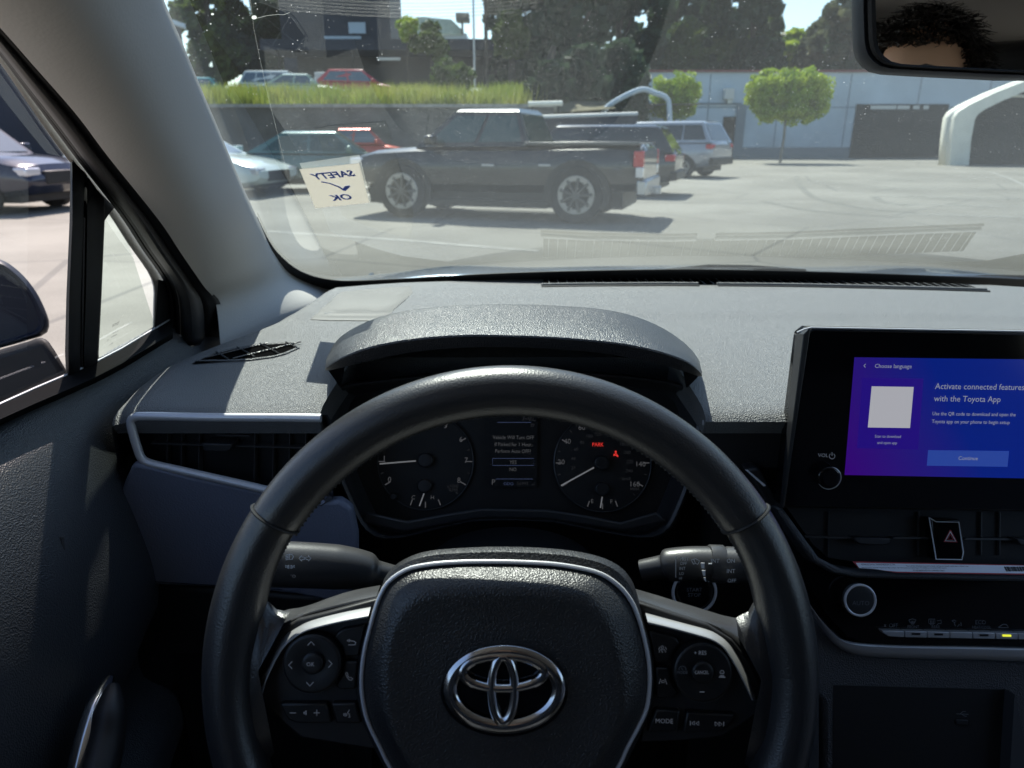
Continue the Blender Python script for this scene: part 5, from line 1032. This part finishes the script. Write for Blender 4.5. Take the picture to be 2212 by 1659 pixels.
    for s_ in (-1, 1):
        A_('headlight', box((hl - .36, min(s_ * hw * .52, s_ * hw * .90), zh - .20), (hl - .02, max(s_ * hw * .52, s_ * hw * .90), zh - .06)), 'lens', bev=.03)
        if kind == 'pickup':
            A_('tail_light', box((-hl - .01, min(s_ * hw * .84, s_ * (hw + .006)), ztl - .30), (-hl + .14, max(s_ * hw * .84, s_ * (hw + .006)), ztl - .08)), 'tail_red', bev=.015)
            A_('reverse_light', box((-hl - .01, min(s_ * hw * .84, s_ * (hw + .006)), ztl - .45), (-hl + .10, max(s_ * hw * .84, s_ * (hw + .006)), ztl - .302)), 'lens', bev=.012)
        else: A_('tail_light', box((-hl + .0, min(s_ * hw * .60, s_ * hw * .93), ztl - .22), (-hl + .22, max(s_ * hw * .60, s_ * hw * .93), ztl - .08)), 'tail_red', bev=.03)
        A_('wing_mirror', box((xf - .42, min(s_ * (hw * .92), s_ * (hw + .16)), zb_(xf) + .04), (xf - .28, max(s_ * (hw * .92), s_ * (hw + .16)), zb_(xf) + .18)), pm, bev=.03)
        A_('door_handle', box((-.15, s_ * (hw + .0) - .012, .78 * zs), (.05, s_ * (hw + .0) + .012, .81 * zs)), 'steel' if kind == 'pickup' else pm, bev=.006)
        A_('door_handle', box((-1.05, s_ * (hw + .0) - .012, .79 * zs), (-.86, s_ * (hw + .0) + .012, .82 * zs)), 'steel' if kind == 'pickup' else pm, bev=.006)
        A_('side_sill', box((-wb_ + .5, min(s_ * (hw - .06), s_ * (hw + .01)), .2 * zs), (wb_ - .55, max(s_ * (hw - .06), s_ * (hw + .01)), .30 * zs)), 'trim_black', bev=.01)
    A_('grille', box((hl - .06, -hw * .48, zh - .34), (hl + .015, hw * .48, zh - .12)), 'trim_black', bev=.02)
    A_('bumper', box((-hl - .06, -hw * .88, .40 * zs), (-hl + .10, hw * .88, .62 * zs)), 'steel' if kind == 'pickup' else 'trim_black', bev=.03)
    A_('underbody', box((-hl + .3, -hw * .78, .20 * zs), (hl - .3, hw * .78, .45 * zs)), 'trim_black', smooth=False)
    return root, A_
def place(pa, pb):      # heading that points from contact pixel a to contact pixel b
    a, b_ = G(*pa), G(*pb); return math.atan2(b_.y - a.y, b_.x - a.x)
# black pickup
fa, ra = G(855, 470), G(1253, 482); hd_ = math.atan2(fa.y - ra.y, fa.x - ra.x) ; midp = (fa + ra) / 2
hd_ = math.radians(180 - 18); side = Vector((math.sin(hd_) , -math.cos(hd_), 0)) * -1
side = Vector((-math.sin(hd_), math.cos(hd_), 0)); 
if side.y < 0: side = -side
mc_ = midp + side * .86
tr_, TA = car('pickup_truck', 'black crew cab pickup truck facing left in the middle of the car park', 'pickup truck', (mc_.x + .02, mc_.y), hd_, (.004, .005, .008), L=4.85, Wd=1.80, Ht=1.66, kind='pickup', glass='teal_glass', rim_m='rim_lip', wr=.42, rough=.30, met=0)
TA('bed_cover', box((-2.34, -.78, 1.12), (-.62, .78, 1.155)), 'trim_black', bev=.02)
TA('bed_rail', box((-2.36, -.86, 1.13), (-.62, -.80, 1.175)), 'rim_mid', bev=.01); TA('bed_rail', box((-2.36, .80, 1.13), (-.62, .86, 1.175)), 'rim_mid', bev=.01)
TA('antenna', tube([Vector((1.1, .7, 1.0)), Vector((1.0, .7, 1.6))], .006, 6), 'trim_black')
TA('tow_hitch', box((-2.6, -.06, .40), (-2.42, .06, .52)), 'steel', bev=.01)
lw2 = empty('low_wall', P(1255, 300, 27), 'low dark wall with a pale sunlit top behind the pickup bed', 'wall')
a_, b_ = P(1140, 257, 27), P(1378, 249, 27)
add('wall', mesh(*loft([[Vector((a_.x, 27, Z0)), Vector((b_.x, 27, Z0)), Vector((b_.x, 27, b_.z)), Vector((a_.x, 27, a_.z))], [Vector((a_.x, 27.4, Z0)), Vector((b_.x, 27.4, Z0)), Vector((b_.x, 27.4, b_.z)), Vector((a_.x, 27.4, a_.z))]], True, (True, True))), M['dark_wall'], lw2, smooth=False)
add('coping', mesh(*tube([a_ + Vector((0, .1, .03)), b_ + Vector((0, .1, .03))], .09, 8)), M['pale'], lw2)
wt_ = empty('white_pipe', P(1177, 224, 27.5), 'short white pipe standing above the low wall behind the pickup', 'pipe')
add('pipe', mesh(*tube([P(1141, 225, 27.6), P(1215, 223, 27.6)], .09, 10)), M['tent_white'], wt_)
add('pipe_stand', mesh(*tube([P(1150, 228, 27.7), P(1150, 262, 27.7)], .03, 6)), M['trim_black'], wt_); add('pipe_stand', mesh(*tube([P(1206, 226, 27.7), P(1206, 262, 27.7)], .03, 6)), M['trim_black'], wt_)
# other vehicles, right of the pickup
g_ = G(1395, 428); car('dark_sedan', 'dark parked car tucked behind the tail of the black pickup', 'car', (g_.x - 1.25, g_.y + 1.6), R(160), (.02, .022, .028), L=4.5, Ht=1.5, kind='suv')
g_ = G(1500, 382); car('silver_suv', 'silver suv parked before the blue wall, tail to the right', 'suv', (g_.x - 1.15, g_.y + .9), R(142), (.34, .36, .40), L=4.7, Wd=1.85, Ht=1.72, kind='suv', glass='car_glass')
# left of the pickup
g_ = G(700, 415); car('teal_sedan', 'pale teal sedan parked left of the pickup behind the sticker', 'car', (g_.x - .1, g_.y + .8), R(8), (.10, .19, .18), L=4.5, Ht=1.38, kind='sedan', glass='teal_glass')
g_ = G(790, 372); car('red_sedan', 'bright red car parked behind the teal sedan', 'car', (g_.x - .2, g_.y + .6), R(10), (.50, .05, .03), L=4.3, Ht=1.55, kind='sedan', glass='sky_glass')
g_ = G(880, 352); car('silver_sedan', 'pale silver car parked farthest back beyond the pickup bonnet', 'car', (g_.x, g_.y + .6), R(12), (.42, .46, .52), L=4.5, Ht=1.6, kind='sedan', glass='sky_glass')
g_ = G(560, 425); car('white_sedan', 'white car beside the pillar with only its bonnet showing', 'car', (g_.x - 2.05, g_.y + .85), R(-14), (.62, .70, .68), L=5.1, Ht=1.40, kind='sedan', glass='sky_glass', met=0)
g_ = G(10, 462); car('navy_suv', 'dark navy suv seen through the side window with sun glint', 'suv', (g_.x - 1.45, g_.y + .85), R(-8), (.012, .014, .035), L=4.6, Wd=1.82, Ht=1.58, kind='suv', glass='sky_glass', wr=.35)
# upper car park on the bank
ZU = Z0 + 2.75
def up(px, py, Y): return P(px, py, Y)
for nm, lb, px, Y, rz, pc_, kd, ct, Ht_ in (('red_van', 'red van parked on the upper level above the grass', 775, 40, 5, (.45, .03, .04), 'hatch', 'van', 1.75), ('white_suv', 'white suv parked on the upper level left of the red van', 610, 42, 4, (.55, .60, .62), 'suv', 'suv', 1.85), ('turquoise_car', 'turquoise car on the upper level beside the pillar', 445, 41, 8, (.04, .30, .32), 'sedan', 'car', 1.45), ('pale_green_car', 'pale green car parked on the upper level below the white suv', 655, 37.5, 3, (.40, .52, .44), 'sedan', 'car', 1.35)):
    q = up(px, 180, Y); car(nm, lb, ct, (q.x, q.y), R(rz), pc_, L=4.4, Ht=Ht_, kind=kd, z=ZU, glass='sky_glass', met=0)
# box on the back of a flatbed next to the red van
q = up(715, 165, 41); tag(add('cargo_box', mesh(*box((q.x - .75, 40.5, ZU + .1), (q.x + .75, 42.5, ZU + 1.7))), M['pale'], bev=.05), 'plain grey cargo box standing left of the red van', 'box')
# ---------------------------------------------- retaining wall, bank
tag(add('retaining_wall', mesh(*box((-46, 29, Z0 - .2), (1.6, 29.5, Z0 + 2.30))), M['concrete'], smooth=False), 'long grey concrete retaining wall below the grassy bank', 'wall')
tag(add('wall_coping', mesh(*box((-46, 28.9, Z0 + 2.30), (1.7, 29.6, Z0 + 2.42))), M['line_paint'], smooth=False), 'pale coping along the top of the retaining wall', 'coping')
bk = [[Vector((x, y, z + .12 * math.sin(x * .7 + y))) for x in [-60 + k * 1.6 for k in range(41)]] for y, z in ((29.5, Z0 + 2.2), (31, Z0 + 2.5), (33.5, ZU), (36, ZU))]
tag(add('bank', mesh(*loft(bk, closed=False)), M['soil']), 'dry grassy bank above the retaining wall', None, None, 'structure')
tag(add('upper_ground', mesh([(-80, 35.9, ZU - .03), (9, 35.9, ZU - .03), (9, 70, ZU - .03), (-80, 70, ZU - .03)], [(0, 1, 2, 3)]), M['asphalt'], smooth=False), 'upper car park surface', None, None, 'structure')
rnd = random.Random(11)
def tuft(px_, pz, n, hmin, hmax, spread=.5):
    v = []; f = []
    for _ in range(n):
        x, y = px_(); z = pz(y); h_ = rnd.uniform(hmin, hmax); a = rnd.random() * 6.28; w_ = .035; lx, ly = rnd.gauss(0, .12), rnd.gauss(0, .12)
        b_ = len(v); v += [Vector((x - math.cos(a) * w_, y - math.sin(a) * w_, z)), Vector((x + math.cos(a) * w_, y + math.sin(a) * w_, z)), Vector((x + lx, y + ly, z + h_))]; f.append((b_, b_ + 1, b_ + 2))
    return v, f
gc_ = [(rnd.uniform(-15, 1.4), rnd.uniform(29.7, 33.5), rnd.uniform(.25, .9)) for _ in range(75)]
def grass_spot():
    a_ = rnd.choice(gc_); return rnd.gauss(a_[0], a_[2]), min(34, max(29.65, rnd.gauss(a_[1], a_[2] * .6)))
tag(add('grass', mesh(*tuft(grass_spot, lambda y: lerp(Z0 + 2.2, ZU - .05, min(1, max(0, (y - 29.5) / 4))), 15000, .15, .95)), M['grass_dry'], smooth=False), 'yellow green grass along the bank', None, None, 'stuff')
# ---------------------------------------------- trees
def crown(n, fn, size, seed, flat=.0):
    r_ = random.Random(seed); v = []; f = []
    for _ in range(n):
        p, s_ = fn(r_); s_ *= size * r_.uniform(.6, 1.3)
        a = Vector((r_.gauss(0, 1), r_.gauss(0, 1), r_.gauss(0, 1))).normalized(); b_ = a.orthogonal().normalized(); c_ = a.cross(b_); i = len(v)
        v += [p + b_ * s_, p + c_ * s_ * .7, p - b_ * s_, p - c_ * s_ * .7]; f.append((i, i + 1, i + 2, i + 3))
    return v, f
def clumps(cs, r_):
    c, rad = r_.choice(cs); d_ = Vector((r_.gauss(0, 1), r_.gauss(0, 1), r_.gauss(0, 1))).normalized() * rad * r_.random() ** .35
    return Vector(c) + d_, 1.0
def round_clumps(c, rx, rz_, n, seed, rr=.35):
    r_ = random.Random(seed); out_ = []
    for _ in range(n):
        d_ = Vector((r_.gauss(0, 1), r_.gauss(0, 1), r_.gauss(0, 1))).normalized(); k = r_.uniform(.45, .95)
        out_.append((Vector((c[0] + d_.x * rx * k, c[1] + d_.y * rx * k, c[2] + d_.z * rz_ * k)), rr * rx * r_.uniform(.5, 1.1)))
    return out_
def tree(name, label, base, h_trunk, cs, n, size, m_, seed, group=None, tr=.16, extra=()):
    root = empty(name, base, label, 'tree', group)
    B_ = Vector(base); r_ = random.Random(seed); tk_ = tube([B_, B_ + Vector((.05, 0, h_trunk * .5)), B_ + Vector((0, .05, h_trunk)), B_ + Vector((.1, 0, h_trunk * 1.3))], lambda t_: tr * (1 - .6 * t_), 8)
    for c, rad in cs[:9]: tk_ = join(tk_, tube([B_ + Vector((0, 0, h_trunk * .8)), lerp(B_ + Vector((0, 0, h_trunk)), Vector(c), .5) + Vector((0, 0, .1)), Vector(c)], lambda t_: tr * .45 * (1 - .7 * t_), 5))
    add('trunk', mesh(*tk_), M['bark'], root)
    add('crown', mesh(*crown(n, lambda q: clumps(cs, q), size, seed)), M[m_], root, smooth=False)
    return root
def hz(px, py, Y): return P(px, py, Y)
mat('pale_bark', (.20, .20, .19), .9, var=.2, vscale=6)
for i, (px, pyc, wpx, hpx, Y) in enumerate(((1460, 207, 104, 98, 38), (1702, 208, 186, 112, 37.5))):
    c = hz(px, pyc, Y); s_ = c.y / F / ray(px, pyc).y; rx, rz_ = wpx / 2 * s_ * 1.08, hpx / 2 * s_ * 1.06; q_ = random.Random(50 + i); cs = []
    while len(cs) < (120, 240)[i]:
        u_, v_, w_ = q_.uniform(-1, 1), q_.uniform(-1, 1), q_.uniform(-1, 1)
        top = 1.0 - (.30 * math.exp(-((u_ - .12) / .14) ** 2) if i else 0)
        if abs(u_) ** 2.4 + abs(v_) ** 2.4 + abs(w_) ** 2.4 < 1 and w_ < top - .1: cs.append((Vector((c.x + u_ * rx * .92, c.y + v_ * rx * .55, c.z + w_ * rz_ * .88)), rz_ * q_.uniform(.14, .30)))
    lb = ('round clipped lime green tree left of the pale wall lamp', 'wide round lime green tree with a notched top right of the wall lamp')[i]
    t_ = tree('round_tree', lb, (c.x, c.y, Z0), c.z - rz_ * .4 - Z0, cs, (11000, 24000)[i], .075, 'leaf_bright', 40 + i, 'round lime green trees', .08)
    for ch in bpy.data.objects:
        if ch.parent == t_ and ch.name.startswith('trunk'): ch.data.materials[0] = M['pale_bark']
tn = 0
def big(px, ytop, ybot, wpx, Y, m_, label, cone=False, n=5200, size=.42):
    global tn; tn += 1
    c0, c1 = hz(px, ytop, Y), hz(px, ybot, Y); rx = wpx / 2 * Y / F / ray(px, ytop).y; cs = []; r_ = random.Random(100 + tn); hh = c0.z - c1.z
    for k in range(70):
        t_ = r_.random(); rad = rx * ((1 - t_) ** .8 * .95 + .05 if cone else (math.sin(math.pi * (t_ * .85 + .12)) ** .6)); a = r_.random() * 6.28; q = r_.random() ** .5
        cs.append((Vector((c0.x + math.cos(a) * rad * q, Y + math.sin(a) * rad * q, c1.z + t_ * hh)), rx * r_.uniform(.16, .34) * (.55 if cone else 1)))
    bz = Z0 if px > 1380 else ZU
    tree('conifer' if cone else 'tall_tree', label, (c0.x, Y, bz), max(1.5, (c1.z - bz) + hh * .3), cs, n, size, m_, 300 + tn, 'trees behind the car park', .28)
for a in ((1190, 150, 335, 90, 31.5, 'leaf_dark', 'dark low tree at the end of the retaining wall'), (1260, 120, 335, 110, 32.5, 'leaf_dark', 'dark low tree behind the pickup cab roof bar'), (1345, 110, 335, 110, 33.5, 'leaf_dark', 'dark low tree behind the pickup bed'), (420, -200, 175, 170, 62, 'leaf_mid', 'hazy tall tree beside the pillar, leftmost in its row'), (530, -160, 175, 150, 64, 'leaf_dark', 'hazy dark tree left of the navy building'), (1130, -160, 230, 210, 52, 'leaf_dark', 'dark leafy tree left of the centre pole, darkest in its row'), (1240, -260, 235, 240, 50, 'leaf_dark', 'tall dark tree right of the open sky gap'), (1350, -220, 215, 200, 54, 'leaf_dark', 'dark tree at the left end of the blue wall roof'),
          (1105, 40, 110, 70, 48, 'leaf_mid', 'small bright leaved tree beside the sky gap'), (1468, -90, 170, 150, 60, 'leaf_dark', 'thin dark tree with sky showing through left of the conifers'), (1480, 60, 160, 120, 56, 'leaf_mid', 'lower green tree above the blue wall, left'),
          (1590, 40, 160, 190, 57, 'leaf_mid', 'broad sunlit green tree above the blue wall'), (1790, 55, 160, 110, 58, 'leaf_pale', 'pale grey green tree right of the big conifer'), (1860, -60, 160, 170, 56, 'leaf_pale', 'grey green tree behind the mirror edge'), (1990, -140, 170, 240, 60, 'leaf_dark', 'dark tree hidden partly by the rear-view mirror'), (2190, -120, 170, 240, 60, 'leaf_dark', 'dark tree at the right edge behind the mirror'), (1720, 75, 160, 90, 60, 'leaf_bright', 'low yellow green tree under the small sky gap')): big(*a)
big(1655, -190, 165, 150, 53, 'leaf_dark', 'broad dark conifer behind the paired round trees', True, 6500); big(1560, -120, 160, 110, 55, 'leaf_dark', 'narrow dark conifer left of the broad one', True); big(1890, -230, 165, 130, 54, 'leaf_dark', 'tall dark conifer beside the mirror', True)
for i, (px, py, rpx, m_) in enumerate(((975, 180, 44, 'leaf_mid'), (930, 90, 34, 'leaf_mid'), (878, 60, 22, 'leaf_bright'))):
    c = hz(px, py, 34.5 if i == 0 else 47); rx = rpx * c.y / F; cs = round_clumps(c, rx, rx, 30, 70 + i)
    root = empty('shrub', (c.x, c.y, ZU), ('leafy green shrub on the bank right of the red van', 'green bush in front of the pale roofed building', 'small lime bush at the left of the sky gap')[i], 'shrub')
    add('foliage', mesh(*crown(1800, lambda q: clumps(cs, q), .16 if i == 0 else .22, 80 + i)), M[m_], root, smooth=False)
    add('stem', mesh(*tube([Vector((c.x, c.y, ZU - .1)), Vector((c.x, c.y, c.z))], .05, 6)), M['bark'], root)
# ---------------------------------------------- buildings
def wbox(nm, par, x0, y0, x1, y1, Y, m_, dep=6, **k):      # pixel rectangle standing at distance Y
    a, b_ = P(x0, y0, Y), P(x1, y1, Y); return add(nm, mesh(*box((a.x, Y, b_.z), (b_.x, Y + dep, a.z))), M[m_], par, smooth=False, **k)
hs_ = empty('warehouse', (20, 47, Z0), 'long grey-blue warehouse with dark roller door behind the tents', 'building')
xl = P(1385, 250, 46).x
add('wall', mesh(*box((xl, 46, Z0), (60, 60, P(1650, 156, 46).z))), M['wall_paint'], hs_, smooth=False)
jn = ([], [])
for k in range(9): jn = join(jn, box((xl + 4 + k * 4.2, 45.985, Z0), (xl + 4.05 + k * 4.2, 46.0, P(1650, 160, 46).z)))
jn = join(jn, box((xl, 45.985, Z0 + 2.9), (59, 46.0, Z0 + 2.95)))
add('panel_joint', mesh(*jn), M['drain'], hs_, smooth=False)
a = P(1650, 156, 46).z; add('roof_trim', mesh(*box((xl - .2, 45.85, a), (60.2, 60.2, a + .12))), M['red_trim'], hs_, smooth=False)
def onw(x0, y0, x1, y1, h_, nm, m_, par=hs_):
    a, b_ = P(x0, y0, 46), P(x1, y1, 46); return add(nm, mesh(*box((a.x, 46 - h_, max(b_.z, Z0 + .02)), (b_.x, 46.02, a.z))), M[m_], par, smooth=False)
rd = onw(1850, 225, 2026, 350, .06, 'roller_door', 'roller')
slt = ([], [])
for k in range(14):
    z_ = lerp(P(1900, 236, 46).z, Z0 + .1, k / 13.0); slt = join(slt, box((P(1851, 236, 46).x, 45.92, z_), (P(2025, 236, 46).x, 45.94, z_ + .03)))
add('door_slat', mesh(*slt), M['trim_black'], rd, smooth=False)
for x0, x1 in ((1880, 1934), (1938, 1963), (1972, 1984), (1994, 2004)): onw(x0, 228, x1, 236, .09, 'door_window', 'pale', rd)
onw(1563, 252, 1590, 345, .05, 'side_door', 'bark'); onw(1592, 225, 1600, 345, .12, 'drain_pipe', 'drain'); onw(1380, 222, 1600, 226, .10, 'canopy_edge', 'drain')
onw(1380, 318, 2230, 350, .03, 'plinth', 'drain')
lm = empty('wall_lamp', P(1575, 205, 45.5), 'pale box lamp fixed on the warehouse wall between the round trees', 'lamp')
add('lamp_body', mesh(*box(P(1564, 215, 45.6).xyz[:] if False else tuple(P(1564, 215, 45.6)), tuple(P(1588, 190, 45.6) + Vector((0, .4, 0))))), M['pale'], lm, bev=.05)
add('lamp_bracket', mesh(*box(tuple(P(1571, 223, 45.7)), tuple(P(1581, 215, 45.7) + Vector((0, .3, 0))))), M['steel'], lm, smooth=False)
# white tent at the right
tn_ = empty('white_tent', P(2200, 355, 34.5), 'white framed gable shelter with dark inside at the right edge', 'tent')
def gable(pts, dep, th, y0):
    out_ = []
    for y in (y0, y0 + dep):
        out_.append([Vector((x, y, z)) for x, z in pts])
    inn = [[Vector((lerp(p.x, 27, .0) + (th if p.x < 27 else -th) * .9, p.y, p.z - th * .75)) for p in r_] for r_ in out_]
    return out_, inn
TY = 34.0; pxz = lambda x, y: (P(x, y, TY).x, max(Z0, P(x, y, TY).z))
o_l = [pxz(2050, 362), pxz(2056, 300), pxz(2062, 255), pxz(2070, 242), pxz(2095, 226), pxz(2150, 200), pxz(2212, 176), pxz(2330, 135)]
i_l = [pxz(2092, 362), pxz(2098, 300), pxz(2106, 258), pxz(2112, 248), pxz(2128, 236), pxz(2165, 218), pxz(2212, 198), pxz(2330, 150)]
xm = o_l[-1][0]; mir = lambda L: [(2 * xm - x, z) for x, z in reversed(L[:-1])]
o_p, i_p = o_l + mir(o_l), i_l + mir(i_l)
V3 = lambda L, y, dz=0: [Vector((x, y, z + dz)) for x, z in L]
add('front_band', mesh(*loft([V3(o_p, TY + .3), V3(o_p, TY), V3(i_p, TY), V3(i_p, TY + .3)], closed=False)), M['tent_white'], tn_)
add('roof_sheet', mesh(*loft([V3(o_p, TY + .3), V3(o_p, TY + .9)], closed=False)), M['tent_white'], tn_, solid=.03)
add('inner_lining', mesh(*loft([V3(i_p, TY + .3), V3(i_p, TY + .85)], closed=False)), M['tent_shade'], tn_, smooth=False)  # shade under the fabric is put into its colour
add('shade_sheet', mesh([(x, TY + .8, z) for x, z in i_p], [tuple(range(len(i_p)))]), M['tent_shade'], tn_, smooth=False)  # near-black sheet closes the opening in place of the shaded inside
add('cross_tube', mesh(*tube([P(2140, 207, TY + .6) + Vector((0, 0, -.0)), P(2420, 209, TY + .6)], .06, 8)), M['tent_white'], tn_)
# second, farther frame behind the pickup
t3 = empty('tent_frame', P(1370, 260, 30), 'pale blue curved tent frame rising behind the pickup bed', 'tent frame')
add('frame_tube', mesh(*tube(spl([P(1300, 335, 30), P(1301, 262, 30), P(1306, 238, 30), P(1330, 218, 30), P(1370, 198, 30), P(1392, 193, 30), P(1412, 200, 30), P(1440, 212, 30), P(1446, 240, 30), P(1448, 335, 30)], 5, False), .10, 8)), M['wall_paint'], t3)
# far dark buildings on the upper level
db = empty('dark_building', P(700, 100, 58), 'dark navy building with pale window band at the upper left', 'building')
wbox('wall', db, 585, -160, 850, 185, 58, 'dark_wall'); wbox('window', db, 700, 78, 780, 84, 57.9, 'wall_paint', .2); wbox('window', db, 752, 48, 790, 72, 57.9, 'wall_paint', .2); wbox('roof_edge', db, 580, -175, 856, -160, 57.6, 'trim_black', 6.5)
cp = empty('carport', P(900, 110, 50), 'long low dark carport roof over the upper car park', 'carport')
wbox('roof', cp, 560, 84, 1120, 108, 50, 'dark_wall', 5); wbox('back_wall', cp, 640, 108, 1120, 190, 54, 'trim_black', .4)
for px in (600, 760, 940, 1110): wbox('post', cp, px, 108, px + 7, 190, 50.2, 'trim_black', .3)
wbox('sign_strip', cp, 815, 124, 865, 130, 49.9, 'pale', .1)
pb = empty('pale_building', P(950, 60, 80), 'pale green roofed building in the gap of sky', 'building')
rfp = [P(880, 44, 80), P(905, 36, 80), P(975, 42, 80), P(1000, 66, 80), P(1000, 74, 80), P(905, 74, 80)]
add('roof', mesh(*loft([rfp, [p + Vector((0, 8, 0)) for p in rfp]], True, (True, True))), M['pale_roof'], pb, smooth=False)
wbox('wall', pb, 900, 72, 1010, 200, 80.5, 'wall_paint', 7); wbox('roof_unit', pb, 984, 28, 1013, 44, 79, 'concrete', 2); wbox('unit_stand', pb, 996, 44, 1001, 74, 79.4, 'concrete', .5)
for px, lb in ((1050, 'dark utility pole at the right side of the sky gap'), (1024, 'thin grey pole just left of the dark utility pole')):
    q = P(px, 100, 46); tag(add('utility_pole', mesh(*tube([Vector((q.x, q.y, ZU)), Vector((q.x, q.y, q.z + 9))], .11 if px == 1050 else .06, 8)), M['bark'] if px == 1050 else M['steel']), lb, 'pole')
for i in range(5):
    a, b_ = P(600, -8 + i * 7, 45), P(1250, -20 + i * 8, 47)
    tag(add('power_line', mesh(*tube([lerp(a, b_, k / 8) - Vector((0, 0, .5 * math.sin(math.pi * k / 8))) for k in range(9)], .012, 5)), M['trim_black']), 'thin overhead wire crossing the sky gap', 'wire', 'overhead wires in the sky gap')
# dark bins and wall seen through the side window
lw = empty('brick_wall', P(60, 240, 24), 'dark block wall behind the navy suv', 'wall')
add('wall', mesh(*box((-26, 22, Z0), (-9.5, 22.6, Z0 + 4.2))), M['dark_wall'], lw, smooth=False)
q1_ = P(60, 250, 22); add('coping', mesh(*box((-26.1, 21.9, Z0 + 4.2), (-9.4, 22.7, Z0 + 4.32))), M['wall_paint'], lw, smooth=False)
#OUTSIDE-END
# the car's own door, glass, seat and trims are parts of the car
def demote(root, main, name, parent):
    kids = [o for o in list(bpy.data.objects) if o.parent == root and o != main]
    main.parent = parent; main.matrix_parent_inverse = W[parent].inverted(); main.name = name; main['label'] = root['label']
    for k in kids: k.parent = main; k.matrix_parent_inverse = W[main].inverted()
    TOPS.remove(root); bpy.data.objects.remove(root)
def child(root, nm): return [o for o in bpy.data.objects if o.parent == root and o.name.split('.')[0] == nm][0]
for root, nm, new in ((dr, 'door_panel', 'door'), (ws, 'glass', 'windshield'), (pl, 'trim_shell', 'pillar_trim'), (seat, 'backrest', 'seat'), (om, 'mirror_shell', 'side_mirror')):
    ch_ = child(root, nm); lab_ = root['label']; root.name = 'tmp_root'; demote(root, ch_, new, cb)
cb.name = 'car'
# ------------------------------------------------------------------ lift everything onto the ground datum
for o in TOPS:
    o.location.z += H
